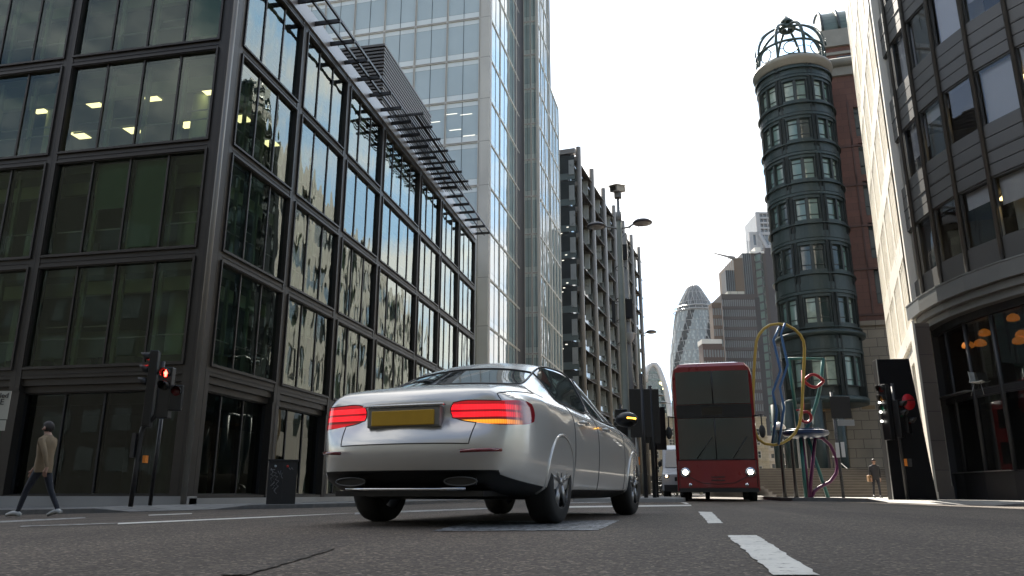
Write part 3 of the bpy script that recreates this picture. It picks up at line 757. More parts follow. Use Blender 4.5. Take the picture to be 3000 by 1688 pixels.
for a,b in zip(CPW[:-1],CPW[1:]):
    f=Fr(a,t=(b[0]-a[0],b[1]-a[1]))
    mid=Vector(((a[0]+b[0])/2,(a[1]+b[1])/2))
    c=Vector(gp(26,28))
    if (mid-c).dot(f.n.xy)<0:f=Fr(a,t=(b[0]-a[0],b[1]-a[1]),flip=True)
    segs.append((f,math.hypot(b[0]-a[0],b[1]-a[1])))
inner=[]
for i in range(len(CPW)):
    n=Vector((0,0,0))
    if i>0:n+=segs[i-1][0].n
    if i<len(segs):n+=segs[i][0].n
    n.normalize();inner.append(n)
def off(i,d): return (CPW[i][0]+inner[i].x*d,CPW[i][1]+inner[i].y*d)
pan=MB();wid=[]
def cband(mb,z0,z1,d0,d1,i0=0,i1=None):
    i1=len(CPW)-1 if i1 is None else i1
    for i in range(i0,i1):
        a,b=off(i,d0),off(i+1,d0);c,d=off(i+1,d1),off(i,d1)
        mb.prism([a,b,c,d],z0,z1)
NF=10
for k in range(NF):
    zs=8.45+4.0*k      # window sill
    zh=zs+2.15
    if k==0: cband(pan,7.62,zs,-.12,0)
    # four panel courses with shadow gaps
    hs=[(0,.42),(.44,.86),(.93,1.38),(1.40,1.85)]
    for a,b in hs: cband(pan,zh+a+.006,zh+b-.006,-.12,0)
    cband(pan,zh+.88,zh+.91,-.12,.02)
pan.cur=1
for k in range(NF): cband(pan,8.45+4*k+2.15,8.45+4*k+4.0,-.4,-.11)
pan.build('spandrel_panel',[DG,DARK],curved)
for i,(f,l) in enumerate(segs):
    for k in range(NF):
        zs=8.45+4.0*k;zh=zs+2.15
        m=MB();f.ring(m,.04,l-.04,zs+.002,zh-.002,.05,-.16,-.05)
        o=m.build('window',DGM,curved)
        g=MB();f.pane(g,.06,l-.06,zs+.03,zh-.03,-.1,.004);g.build('pane',CG,o)
        r=random.random()
        dz=0
        if (i,k) in ((3,0),): dz=.62
        elif (i,k) in ((4,0),): dz=.95
        elif k==1 and i in (4,5): dz=2.1
        elif k==2 and i in (3,4,5): dz=2.1 if i==3 else 1.2
        elif k>0 and i>=4 and r<.8: dz=2.1
        elif k>0 and r<.4: dz=random.choice((.5,1.3,2.1))
        if dz:
            b=MB();f.box(b,.08,l-.08,zh-.04-dz,zh-.04,-.32,-.31);b.build('blind',PBL,o)
mu=MB();
for i in range(len(CPW)):
    p=off(i,.05);mu=MB();mu.tube([(p[0],p[1],7.35),(p[0],p[1],48)],.075,10)
    mu.build('mullion',DGM,curved)
cn=MB()
cband(cn,7.0,7.55,-.9,.28);cband(cn,6.72,6.97,-.9,.12);cband(cn,6.45,6.70,-1.2,-.05)
cn.build('cornice',mat('grey metal cornice',(.2,.2,.19),.34,.35,.08,.6),curved)
cl=MB();cband(cl,7.55,7.6,-.5,.3);cl.build('cornice_cap',STEEL,curved)
# floors, inner wall of the upper storeys
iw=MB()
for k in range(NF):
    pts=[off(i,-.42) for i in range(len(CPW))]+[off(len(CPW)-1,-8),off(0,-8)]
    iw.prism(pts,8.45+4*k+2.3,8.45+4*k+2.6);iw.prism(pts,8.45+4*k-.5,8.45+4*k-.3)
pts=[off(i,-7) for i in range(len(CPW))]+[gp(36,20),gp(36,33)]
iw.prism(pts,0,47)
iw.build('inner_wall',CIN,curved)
wc=MB()
q=off(4,-1.6);wc.tube([(q[0],q[1],8.1),(q[0],q[1],10.8)],.5,18)
for i,k in ((3,2),(4,3),(5,1)):
    q=off(i,-1.8);wc.tube([(q[0],q[1],8.1+4*k),(q[0],q[1],10.8+4*k)],.45,18)
wc.build('inner_column',mat('white inner column',(.6,.62,.56),.6,0,.05,1),curved)
OL=emis('warm ceiling light',(1,.72,.3),1.2,(.7,.6,.4))
for (i,d,z,l) in ((5,-2.2,10.55,1.6),(5,-2.9,10.4,1.5),(3,-1.8,10.5,.3),(3,-2.6,10.4,.3),(3,-3.3,10.3,.3),(2,-1.5,26.6,.8),(4,-2.,14.5,.9)):
    q=off(i,d);p=MB();v=segs[i][0].t
    p.box(q[0]-.06-abs(v.x)*l/2,q[1]-.06-abs(v.y)*l/2,z,q[0]+.06+abs(v.x)*l/2,q[1]+.06+abs(v.y)*l/2,z+.05);p.build('ceiling_light',OL,curved)
# ground floor: granite pier, shopfront set back under the cornice, cafe inside
GRN=bricks('brown granite',(.15,.128,.11),(.13,.11,.095),(.04,.035,.03),1.,1.6,1.05,.014,.5,.003,vert=(_ca,_sa))
pr=MB();f0,l0=segs[0]
pr.prism([gp(15.15,28.4),gp(15.72,28.4),gp(16.3,29.9),gp(16.0,29.9)],0,6.45)
pr.prism([gp(15.13,28.36),gp(15.76,28.36),gp(16.3,29.92),gp(16.02,29.92)],0,.5)
pr.build('granite_pier',GRN,curved)
sf=MB()
cband(sf,0,.95,-.75,-.45,0);cband(sf,3.55,3.75,-.7,-.5,0);cband(sf,6.2,6.45,-.9,-.4,0)
for i in range(1,len(CPW)):
    q=off(i,-.55);sf.tube([(q[0],q[1],.9),(q[0],q[1],6.4)],.09,6)
sf.build('shopfront_frame',DARK,curved)
for i in range(0,len(segs)):
    pts=[off(i,-.56),off(i+1,-.56)]
    f,l=segs[i]
    a=.1 if i==0 else .04
    o=MB();f.ring(o,a,l-.02,.96,3.54,.04,-.6,-.5);o=o.build('shop_window',DARK,curved)
    g=MB();f.pane(g,a+.03,l-.04,1.0,3.5,-.55,.004);g.build('pane',CGB,o)
    o=MB();f.ring(o,a,l-.02,3.76,6.2,.04,-.6,-.5);o=o.build('shop_window',DARK,curved)
    g=MB();f.pane(g,a+.03,l-.04,3.8,6.16,-.55,.004);g.build('pane',CGB,o)
led=MB();cband(led,3.74,3.78,-.52,-.2,0,2);cband(led,.96,.99,-.5,-.36,0,3);led.build('glass_ledge',STEEL,curved)
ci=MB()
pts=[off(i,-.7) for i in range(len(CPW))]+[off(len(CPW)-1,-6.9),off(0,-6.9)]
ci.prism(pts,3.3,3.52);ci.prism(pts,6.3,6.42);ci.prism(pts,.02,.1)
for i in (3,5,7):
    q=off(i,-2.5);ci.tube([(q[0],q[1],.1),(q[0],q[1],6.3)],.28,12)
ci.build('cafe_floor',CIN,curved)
cw=MB();
for i in (2,3,4,5): 
    f,l=segs[i];f.box(cw,.1,l-.1,2.05,2.85,-2.3,-2.25)
cw.build('cafe_counter',mat('pale cafe panel',(.42,.45,.36),.7,0,.06,1),curved)
PEND=emis('orange pendant shade',(1,.30,.04),.11,(.8,.35,.1))
for n_,(px,py) in enumerate(((2836,1013),(2872,1007),(2884,977),(2968,933),(2985,1000),(2994,981))):
    q=at(px,py,27.4 if n_<3 else 25.9)
    pn=MB();r=.18
    pn.lathe([(0,.17),(.07,.165),(.17,.1),(.21,0),(.19,-.07),(.1,-.1),(0,-.1)],q,18)
    o=pn.build('pendant_lamp',PEND);BASE[o.name]=(Vector((0,0,0)),0)
    tag(o,('orange pendant lamp cut by the shop mullion, lower left of the cafe','orange pendant lamp, whole oval above the white cafe chair','orange pendant lamp mostly hidden behind the dark mullion','highest orange pendant lamp in the cafe near the picture edge','orange pendant lamp low beside the right picture edge','orange pendant lamp sliver at the very right edge of the cafe')[n_],'pendant lamp','pendant lamps in the cafe')
    cd_=MB();cd_.tube([(q.x,q.y,q.z+.16),(q.x,q.y,6.3)],.008,5);cd_.build('cord',DARK,o,local=True)
# white shell chair on the cafe's upper level
cq=at(2866,1100,26.9);cq.z=3.54
chair=thing('cafe_chair',cq,'white shell chair with thin legs behind the upper cafe glass','chair',rz=R(40))
sh=MB();sh.smooth=True;vs=[];nu,nv=8,9
for j in range(nv):
    for i in range(nu):
        s=(i/(nu-1)-.5);v=j/(nv-1)
        if v<.5: y=-.24+.9*v;z=.46-.03*math.sin(v*2*PI)+abs(s)**2*.18
        else: y=.21+.12*(v-.5);z=.46+(v-.5)*.78+abs(s)**2*.05
        vs.append((s*(.5-.12*max(0,v-.6)),y-abs(s)**2*(.25 if v>.5 else 0),z))
sh.add(vs,[(j*nu+i,j*nu+i+1,(j+1)*nu+i+1,(j+1)*nu+i) for j in range(nv-1) for i in range(nu-1)])
o=sh.build('seat_shell',mat('white shell',(.7,.72,.68),.4,0,.03,2),chair,local=True);md=o.modifiers.new('s','SOLIDIFY');md.thickness=.012
for sx in (-1,1):
    for sy in (-1,1):
        l=MB();l.tube([(sx*.12,sy*.1,.45),(sx*.23,sy*.23,0)],.011,6);l.build('leg',STEEL,chair,local=True)
# ------------------------------------------------------------------ tall black monolith sign
q=at(2663,1461,27.6)
MS=Fr((q.x,q.y),t=(math.cos(YAW-R(6)),math.sin(YAW-R(6))))
if MS.n.y>0:MS=Fr((q.x,q.y),t=(math.cos(YAW-R(6)),math.sin(YAW-R(6))),flip=True)
mono=thing('black_monolith',(q.x,q.y,PRZ),'tall plain black slab standing on the pavement behind the right traffic signal','sign pylon')
m=MB();w0,w1=-.93,.93
m.hexa([MS.p(-.50,-.55,PRZ),MS.p(.94,-.55,PRZ),MS.p(.94,0,PRZ),MS.p(-.50,0,PRZ),MS.p(-.50,-.5,4.95),MS.p(.62,-.5,4.95),MS.p(.62,0,4.95),MS.p(-.50,0,4.95)])
m.build('slab_body',mat('satin black panel',(.004,.004,.005),.6,0,.15,.6,spec=.15),mono,bevel=.012)
m=MB();MS.box(m,-.518,-.502,PRZ,4.97,-.06,.006);m.build('metal_edge',STEEL,mono)
# pale cream trim strip along the sunlit edge of the granite pier
dp=MB();a=at(2733,1450,28.6);
dp.prism([gp(15.04,28.3),gp(15.13,28.3),gp(15.9,29.85),gp(15.74,29.85)],PRZ,6.5);dp.prism([gp(15.01,28.27),gp(15.14,28.27),gp(15.9,29.86),gp(15.72,29.86)],PRZ,.3);dp.build('trim_strip',STN,curved,label='thin pale sunlit strip beside the granite pier')
# ------------------------------------------------------------------ green and brick turret building
TCX,TCY=gp(25.2,62);TR=3.12
tb=thing('turret_building',(TCX+12,TCY+14,0),'brick office building with a green round corner turret under an open metal dome','office building')
GRM=mat('green painted metal',(.024,.042,.041),.42,.2,.18,.6,.0006,40)
GRD=mat('dark green panel',(.03,.042,.041),.5,.15,.18,.8)
GRL=mat('green iron ribs',(.05,.078,.072),.45,.2,.15,1)
TWG=opaque_glass('turret window glass',(.16,.25,.22),1.7,.012,.9,.55,.02,.6);TWD=opaque_glass('dark turret glass',(.03,.05,.045),1.7,.012,.9,.5,.02,.6);TWC=opaque_glass('turret curtain glass',(.30,.38,.32),1.6,.01,.9,.4,.03,3.)
CRM=mat('cream cornice stone',(.27,.255,.215),.6,0,.12,1,.0008,30)
ang=math.atan2(-TCY,-TCX)   # towards the camera
def arc(mb,r0,r1,z0,z1,a0,a1,n=24):
    vs=[];fs=[]
    for k in range(n+1):
        a=a0+(a1-a0)*k/n
        for r,z in ((r0,z0),(r1,z0),(r1,z1),(r0,z1)):vs.append((TCX+r*math.cos(a),TCY+r*math.sin(a),z))
    for k in range(n):
        b=k*4;c=b+4
        for i,j in ((0,1),(1,2),(2,3),(3,0)):fs.append((b+i,c+i,c+j,b+j))
    fs+=[(0,3,2,1),tuple(n*4+i for i in range(4))]
    mb.add(vs,[f[::-1] for f in fs] if a1<a0 else fs)
ZT=[34.5,30.9,27.3,23.7,19.7,15.35]
body=MB();band=MB();pil=MB()
A_0=ang-R(125);A_1=ang+R(125)
body.lathe([(TR-.5,7.2),(TR-.5,36.2)],(TCX,TCY,0),40)
body.build('turret_core',GRD,tb)
allz=ZT+[10.6]
wcount=0
for k,zt in enumerate(allz):
    zb=zt-1.85 if k<6 else zt-2.3
    if k==4 or k==5: zb=zt-2.1
    # solid band from this window head up to next sill
    up=(allz[k-1]-1.85 if k else 36.0)
    if k in (5,): up=allz[4]-2.1
    if k==6: up=allz[5]-2.1
    arc(body:=MB(),TR-.5,TR-.06,zt,up,A_0,A_1,40);body.build('turret_panel',GRM if k%2 else GRM,tb)
    mid=zt+(up-zt)*.45
    arc(band,TR-.1,TR+.05,zt+.28,zt+.5,A_0,A_1,40);arc(band,TR-.1,TR+.02,zt+.56,mid+.15,A_0,A_1,40);arc(band,TR-.1,TR+.16,up-.42,up-.32,A_0,A_1,40)
    for q in range(-3,4):
        # bays centred on the camera side, two lights each
        ac=ang+R(50)*q*.999+R(2)
        if abs(q)>2: continue
        for s in (-1,1):
            a0=ac+s*R(2.0);a1=ac+s*R(18)
            if s<0:a0,a1=a1,a0
            w=MB();arc(w,TR-.36,TR-.32,zb,zt,a0,a1,5)
            o=w.build('turret_window',random.choice((TWG,TWG,TWD,TWC,TWG)),tb)
            fr=MB()
            for (za,zc) in ((zt-.42,zt-.36),(zb+.42,zb+.48),(zb,zb+.06),(zt-.06,zt)): arc(fr,TR-.34,TR-.26,za,zc,a0,a1,5)
            arc(fr,TR-.34,TR-.262,zb,zt,a0,a0+R(.9),1);arc(fr,TR-.34,TR-.262,zb,zt,a1-R(.9),a1,1)
            fr.build('frame',GRD,o)
            arc(pil,TR-.4,TR-.12,zb-.0,zt+.002,a1-.0,a1+R(2.5),2) if s>0 else arc(pil,TR-.4,TR-.12,zb,zt+.002,a0-R(2.5),a0,2)
        arc(pil,TR-.4,TR-.1,zb,zt,ac-R(2),ac+R(2),2)
        arc(pil,TR-.5,TR+.02,7.4,36.0,ac+R(20.5),ac+R(23.4),2);arc(pil,TR-.5,TR+.02,7.4,36.0,ac+R(26.6),ac+R(29.5),2);arc(pil,TR-.5,TR-.06,7.4,36.0,ac+R(23.4),ac+R(26.6),2)
band.build('turret_ledge',GRM,tb);pil.build('turret_pilaster',GRD,tb)
cn=MB();cn.lathe([(TR-.4,36.0),(TR+.04,36.0),(TR+.08,36.3),(TR+.16,36.34),(TR+.18,36.42),(TR+.24,36.46),(TR+.28,36.62),(TR+.24,36.8),(TR-.3,36.85)],(TCX,TCY,0),48);cn.build('turret_cornice',CRM,tb)
lb=MB();lb.lathe([(TR-.4,7.0),(TR+.05,7.0),(TR+.12,7.4),(TR-.02,7.5)],(TCX,TCY,0),40);lb.build('turret_soffit_edge',GRM,tb);lb=MB();lb.lathe([(TR-.05,12.2),(TR+.35,12.3),(TR+.4,12.55),(TR+.05,12.7)],(TCX,TCY,0),40);lb.build('turret_balcony_ledge',GRM,tb);lb=MB();lb.lathe([(0,7.0),(TR-.4,7.0)],(TCX,TCY,0),40);lb.build('turret_soffit',GRM,tb)
# open dome of ribs
dome=MB();DR=TR-.22;DZ=37.0;DH=3.0;straight=1.5
NRIB=8
def dp_(a,t,r=DR): # t 0..1 along the rib
    if t<.35: return (TCX+r*math.cos(a),TCY+r*math.sin(a),DZ+straight*t/.35)
    q=(t-.35)/.65*PI/2*.93
    return (TCX+r*math.cos(q)*math.cos(a),TCY+r*math.cos(q)*math.sin(a),DZ+straight+DH*math.sin(q))
for i in range(NRIB):
    a=ang+R(25)+2*PI*i/NRIB
    dome.tube([dp_(a,t/16) for t in range(17)],.12,6)
    dome.tube([dp_(a,t/16,DR+.26) for t in range(5,17)],.035,5)
    for t in range(6,16): dome.tube([dp_(a,t/16),dp_(a,t/16,DR+.26)],.02,4)
    am=a+PI/NRIB
    c=Vector((TCX+DR*math.cos(am),TCY+DR*math.sin(am),DZ+.75));tx=Vector((-math.sin(am),math.cos(am),0))
    dome.tube([c+tx*.58*math.cos(q*PI/10)+Vector((0,0,.58*math.sin(q*PI/10))) for q in range(20)],.05,5,closed=True)
    dome.tube([c+tx*.58,c+tx*1.1],.04,4);dome.tube([c-tx*.58,c-tx*1.1],.04,4);dome.tube([c+Vector((0,0,.58)),c+Vector((0,0,.85))],.04,4)
    dome.tube([Vector(dp_(a,.3,DR+.32)),Vector(dp_(a,.3,DR+.32))+Vector((0,0,.75))],[.07,.005],5)
for z,r in ((DZ+straight,.11),(DZ+.05,.1)):
    dome.tube([(TCX+DR*math.cos(2*PI*k/40),TCY+DR*math.sin(2*PI*k/40),z) for k in range(40)],r,6,closed=True)
zt=DZ+straight+DH*math.sin(PI/2*.93);rr=DR*math.cos(PI/2*.93)
dome.tube([(TCX+(rr+.25)*math.cos(2*PI*k/20),TCY+(rr+.25)*math.sin(2*PI*k/20),zt-.15) for k in range(20)],.2,6,closed=True)
for i in range(6):
    a=2*PI*i/6;dome.tube([(TCX+.5*math.cos(a),TCY+.5*math.sin(a),zt),(TCX+.42*math.cos(a),TCY+.42*math.sin(a),zt+.45)],.1,5)
dome.lathe([(.62,zt+.4),(.62,zt+.55),(.4,zt+.8),(.25,zt+.95),(.1,zt+1.15),(0,zt+1.3)],(TCX,TCY,0),12)
dome.build('open_dome',GRL,tb)
# brick wing
BR_F=Fr(gp(27.2,64.0),t=(math.cos(R(4)),math.sin(R(4))*-1))
if BR_F.n.y>0:BR_F=Fr(gp(27.2,64.0),t=(math.cos(R(4)),-math.sin(R(4))),flip=True)
BRK=bricks('red brown granite panels',(.16,.072,.05),(.135,.06,.043),(.05,.028,.022),1.,1.1,.62,.012,.7,.004,vert=(1,0))
CRB=bricks('cream stone courses',(.30,.255,.19),(.26,.22,.165),(.08,.065,.05),1.,1.3,.75,.02,.75,.006,vert=(1,0))
def at_f(px,py):
    d=at(px,py,1)-Vector((0,0,H));k=((BR_F.O-Vector((0,0,0))).dot(BR_F.n))/d.dot(BR_F.n)
    q=d*k;return (q-BR_F.O).dot(BR_F.t),q.z+H
wu0,_=at_f(2497,300);wu1=wu0+2.05
bw=MB();sb=MB();BT=37.2
wz=[(34.2,31.0),(30.6,27.3),(27.0,23.5),(23.1,19.6),(19.1,15.6)]
wz=[(a-.2,b+.1) for a,b in wz]
BR_F.box(bw,-1.2,wu0,13.8,BT,-.6,0);BR_F.box(bw,wu1,22,13.8,BT,-.6,0)
prev=BT
for (a,b) in wz: BR_F.box(bw,wu0,wu1,a,prev,-.6,0);prev=b
BR_F.box(bw,wu0,wu1,13.8,prev,-.6,0)
BR_F.box(bw,-.2,.7,13.8,BT,-.0,.14);BR_F.box(bw,wu1+.5,wu1+1.4,13.8,BT,0,.14)
bw.build('brick_wall',BRK,tb)
lg=MB()
for (a,b) in wz: BR_F.box(lg,-1.2,22,b-1.0,b-.85,-.1,.1);BR_F.box(lg,wu0-.5,wu0-.35,b-.8,a+.6,0,.05)
BR_F.box(lg,.9,1.05,13.8,BT,0,.06)
lg.build('wall_ledge',mat('dark red ledge',(.09,.045,.034),.6,0,.1,1),tb)
bwg=opaque_glass('brick wing window glass',(.05,.07,.07),1.7,.006,.7,.5,.03)
for (a,b) in wz:
    m=MB();BR_F.pane(m,wu0,wu1,b,a,-.35);o=m.build('window',bwg,tb)
    m=MB()
    for u in (.0,.66,1.3,1.95): BR_F.box(m,wu0+u,wu0+u+.1,b,a,-.34,-.25)
    for z in (b+.9,a-.55,b,a-.1): BR_F.box(m,wu0+.1,wu1,z,z+.1,-.33,-.26)
    m.build('frame',GRD,o)
BR_F.box(sb,-1.2,22,0,13.8,-.6,.16);BR_F.box(sb,-1.2,22,13.8,14.2,-.6,.4);BR_F.box(sb,.2,1.5,0,13.5,.16,.34)
sb.build('stone_base',CRB,tb)
ct=MB();BR_F.box(ct,-1.4,22,BT,BT+.9,-1,.25)
ct.tube([BR_F.p(-1.4,.3,BT+1.25),BR_F.p(22,.3,BT+1.25)],.42,12)
ct.build('cornice',CRM,tb)
# upper setback storeys and barrel roofs
_d=at(2402,110,72);UL=(_d-BR_F.O).dot(BR_F.t)
up=MB();BR_F.box(up,UL,22,BT-.5,44.3,-14,-7);up.build('upper_wall',BRK,tb)
uc=MB();BR_F.box(uc,UL-.3,22,44.3,46.2,-14,-6.7);BR_F.box(uc,UL-.1,22,43.4,43.7,-14,-6.85);uc.build('upper_cornice',CRM,tb)
uw=MB()
for i in range(4):
    for z in (39.6,42.8): BR_F.pane(uw,UL+1.+i*3.4,UL+2.7+i*3.4,z-1.5,z+.4,-6.97)
uw.build('upper_window',bwg,tb)
bl=MB();bl.smooth=True
for i in range(12):
    a0=PI*i/24;a1=PI*(i+1)/24
    p=lambda a,u:BR_F.p(u,-6.9-5.*(1-math.sin(PI/2-a)) if False else -12+5.1*math.cos(a),46.2+4.2*math.sin(a))
    bl.quad(p(a0,UL),p(a0,22),p(a1,22),p(a1,UL))
bl.add([p(PI*i/24,UL) for i in range(13)]+[BR_F.p(UL,-12,46.2)],[tuple(range(14))])
bl.build('barrel_roof',mat('green copper roof',(.11,.15,.13),.5,.1,.2,.8,.004,3,stretch=(1,1,6)),tb)
for u in (UL,UL+1.6,UL+5.,UL+5.6,UL+12):
    rr_=MB();rr_.tube([BR_F.p(u,-12+5.25*math.cos(PI*i/24),46.2+4.35*math.sin(PI*i/24)) for i in range(13)],.16,5)
    rr_.build('roof_rib',GRD,tb)
tp=MB();BR_F.box(tp,UL+4.4,22,50.2,51.1,-15,-9.5);tp.tube([BR_F.p(UL+6.2,-12,51.),BR_F.p(22,-12,51.)],2.6,18);tp.build('roof_turret',GRM,tb)
# loggia: columns, back wall, beams
lo_=MB()
for (px,D,r) in ((2330,60,.42),(2417,58.5,.42),(2480,59,.42),(2292,62,.35)):
    q=at(px,1440,D);lo_.tube([(q.x,q.y,0),(q.x,q.y,7.1)],r,14)
lo_.build('loggia_column',GRM,tb)
bwk=MB();q0=gp(27.2,72);q1=gp(36,72);bwk.box(q0[0]-1,q0[1],0,q1[0]+4,q0[1]+.5,9.6)
bwk.box(gp(24.5,64)[0],gp(24.5,64)[1]+.2,6.9,gp(24.5,64)[0]+12,gp(24.5,64)[1]+6,7.2)
bwk.build('loggia_wall',mat('ochre loggia wall',(.25,.17,.085),.8,0,.12,.5),tb)
gr=MB()
for i in range(9):
    q=gp(23.4+i*.42,68.5);gr.tube([(q[0],q[1],1.7),(q[0],q[1],6.6)],.06,6)
q=gp(23.2,68.5);p=gp(27,68.5);
for z in (2.6,4.4,6.3): gr.tube([(q[0],q[1],z),(p[0],p[1],z)],.05,5)
gr.build('loggia_grille',DARK,tb)
bb=MB();bb.prism([gp(27,64.7),gp(52,64.7),gp(84,160),gp(60.2,160),gp(25,67.2)],0,BT-.2);bb.build('building_core',ROOFD,tb)
sw=MB();SF=Fr(gp(24.6,67),t=(Vector(gp(59.6,160))-Vector(gp(24.6,67))))  # unseen flank wall, added for its mirror image in the office glass
if SF.n.x>0:SF=Fr(gp(24.6,67),t=(Vector(gp(59.6,160))-Vector(gp(24.6,67))),flip=True)
sw2=MB()
for i in range(9):
    a=i*11
    SF.box(sw,a,a+4.5,0,BT+.3,-.5,.1 if i%3 else .5)
    for k in range(6):
        z=.5+6.2*k;SF.box(sw,a+4.5,a+11,z+3.6,z+6.2,-.5,0)
        SF.pane(sw2,a+4.5,a+11,z,z+3.6,-.3)
sw.build('side_wall',mat('pale side wall',(.52,.50,.46),.6,0,.15,.3,.002,5),tb);o=sw2.build('side_window_grid',bwg,tb)
# stairs in front
sx=thing('entrance_stair',gp(25,52)+(0,),'wide flight of dark stone steps rising to the turret building behind the sculpture','stair')
sm=MB();n=11
for i in range(n):
    d=44+i*.42*1.6
    a=gp(.372*44-1.2,d);b=gp(.372*44+9.,d)
    z=PRZ+.16*(i+1)
    sm.prism([gp(14.6,d),gp(27.5,d),gp(27.5,d+12-i*.3),gp(14.6,d+12-i*.3)],PRZ-.05,z)
sm.build('step',mat('dark step stone',(.12,.105,.09),.6,0,.2,1.5),sx)
nz=MB()
for i in range(n):
    d=44+i*.42*1.6;z=PRZ+.16*(i+1);nz.prism([gp(14.6,d-.03),gp(27.5,d-.03),gp(27.5,d+.03),gp(14.6,d+.03)],z+.002,z+.012)
nz.build('step_nosing',mat('pale nosing',(.38,.35,.29),.6,0,.1,2),sx)
for (X,D) in ((27.2,43.6),(23.0,48.5)):
    rl=MB();h=[(X-1.6,D+.2,PRZ+.95),(X-1.2,D+1.5,PRZ+1.2),(X-.8,D+6,PRZ+2.7)]
    rl.tube([gp(a,b)+(z,) for a,b,z in h],.04,6)
    for a,b,z in h: rl.tube([gp(a,b)+(z-.95,),gp(a,b)+(z,)],.03,6)
    rl.build('handrail',DARK,sx)
pw=MB();pw.prism([gp(27.6,43.4),gp(28.9,43.4),gp(29.6,50),gp(28.3,50)],PRZ,1.75);pw.prism([gp(27.55,43.3),gp(28.95,43.3),gp(29.7,50.1),gp(28.2,50.1)],1.75,1.95)
pw.build('stair_pier',CRB,sx)
# ------------------------------------------------------------------ far buildings
def cam_frame(px,D,py=1446): # facade frame facing the camera at distance D, u to the right
    q=at(px,py,D);f=Fr((q.x,q.y),t=(math.cos(YAW),math.sin(YAW)))
    if f.n.y>0:f=Fr((q.x,q.y),t=(math.cos(YAW),math.sin(YAW)),flip=True)
    return f
def zat(py,D): return at(1900,py,D).z
def wat(dpx,py,D): # width in metres of dpx pixels at height py
    return (at(1900+dpx,py,D)-at(1900,py,D)).length
# round tapered tower with spiral dark bands
GD=650.;gq=at(2031,833,GD)
prof=[(832,3),(835,10),(842,17),(850,22.5),(860,28),(872,35),(888,44),(906,52),(921,57),(940,61),(976,67),(1004,72),(1031,77),(1060,80),(1100,82),(1160,81),(1220,77),(1300,67),(1446,54)]
pz=[(zat(y,GD),wat(r,y,GD)) for y,r in prof][::-1]
def prad(z):
    if z<=pz[0][0]:return pz[0][1]
    for (a,ra),(b,rb) in zip(pz[:-1],pz[1:]):
        if a<=z<=b:return ra+(rb-ra)*(z-a)/(b-a)
    return pz[-1][1]
gk=thing('round_tapered_tower',(gq.x,gq.y,0),'tall bullet shaped glass tower with dark spiral bands in the far haze','skyscraper')
GA=opaque_glass('pale diagonal glass',(.22,.26,.26),1.45,.0,.3,.12,.3)
GB=opaque_glass('dark spiral glass',(.02,.028,.033),1.25,.0,.3,.1,.45,spec=.15)
GC=opaque_glass('white triangle glass',(.42,.46,.45),1.5,.0,.3,.05,.2)
GCAP=opaque_glass('grey cap glass',(.10,.115,.12),1.4,.0,.3,.06,.25)
m=MB();ZT_=pz[-1][0];nz=60;na=72
Zs=[ZT_*i/nz for i in range(nz)]+[ZT_]
zcap=zat(925,GD)
def gv(i,k,h=0): 
    a=2*PI*(k+.5*(i%2))/na;return (gq.x+prad(Zs[i])*math.cos(a),gq.y+prad(Zs[i])*math.sin(a),Zs[i])
for i in range(nz):
    for k in range(na):
        # two triangles per cell on a skewed (diagrid) lattice
        if i%2==0: T=[(gv(i,k),gv(i,k+1),gv(i+1,k)),(gv(i+1,k),gv(i,k+1),gv(i+1,k+1))]
        else: T=[(gv(i,k),gv(i,k+1),gv(i+1,k+1)),(gv(i,k),gv(i+1,k+1),gv(i+1,k))]
        for q,tr_ in enumerate(T):
            ph=(k-(i*.5))%12   # rising to the left
            dark=ph<3.4
            z=Zs[i]
            if z>zcap: m.cur=3 if z>zat(880,GD) else (3 if (k+i)%5 else 1)
            elif dark: m.cur=1
            else: m.cur=2 if (q==0 and (i+k)%2==0 and random.random()<.7) else 0
            m.tri(*tr_)
m.build('glass_skin',[GA,GB,GC,GCAP],gk)
m=MB()
for s in (-1,1):
    for k in range(18):
        pts=[]
        for i in range(0,nz+1):
            a=2*PI*(k*4+s*i*.5)/na+.02
            pts.append((gq.x+(prad(Zs[i])+.25)*math.cos(a),gq.y+(prad(Zs[i])+.25)*math.sin(a),Zs[i]))
        m.tube(pts,.2,4)
for i in range(0,nz,3): 
    m.tube([(gq.x+(prad(Zs[i])+.15)*math.cos(2*PI*k/48),gq.y+(prad(Zs[i])+.15)*math.sin(2*PI*k/48),Zs[i]) for k in range(48)],.22,4,closed=True)
for z in (zat(905,GD),zat(916,GD)): m.tube([(gq.x+(prad(z)+1.8)*math.cos(2*PI*k/48),gq.y+(prad(z)+1.8)*math.sin(2*PI*k/48),z) for k in range(48)],.5,4,closed=True)
m.build('diagonal_frame',mat('pale diagonal frame',(.36,.37,.37),.4,.3,.05,.1),gk)
# low rounded glass building
HD=430.;hf=cam_frame(1912,HD,1250)
hb_=thing('arched_glass_building',tuple(hf.O),'small glass building with an arched white edge far down the street beside the tapered tower','office building')
oc=[(1890,1446),(1890,1120),(1893,1090),(1900,1075),(1910,1067),(1920,1068),(1930,1082),(1940,1108),(1950,1140),(1958,1180),(1965,1230),(1972,1300),(1976,1446)]
op=[((at(x,y,HD)-hf.O).dot(hf.t),at(x,y,HD).z) for x,y in oc]
m=MB()
F0=[hf.p(u,0,z) for u,z in op];F1=[hf.p(u,-35,z) for u,z in op];n=len(op)
m.add(F0+F1,[tuple(range(n)),tuple(range(2*n-1,n-1,-1))]+[(i,n+i,n+(i+1)%n,(i+1)%n) for i in range(n)])
m.build('glass_body',opaque_glass('teal office glass',(.05,.085,.085),1.8,.002,.06,.5,.04,.05),hb_)
m=MB();m.tube([hf.p(u,.2,z) for u,z in op[1:-1]],1.6,6);m.build('arched_edge',mat('white metal edge',(.7,.7,.68),.5,0,.04,.2),hb_)
m=MB()
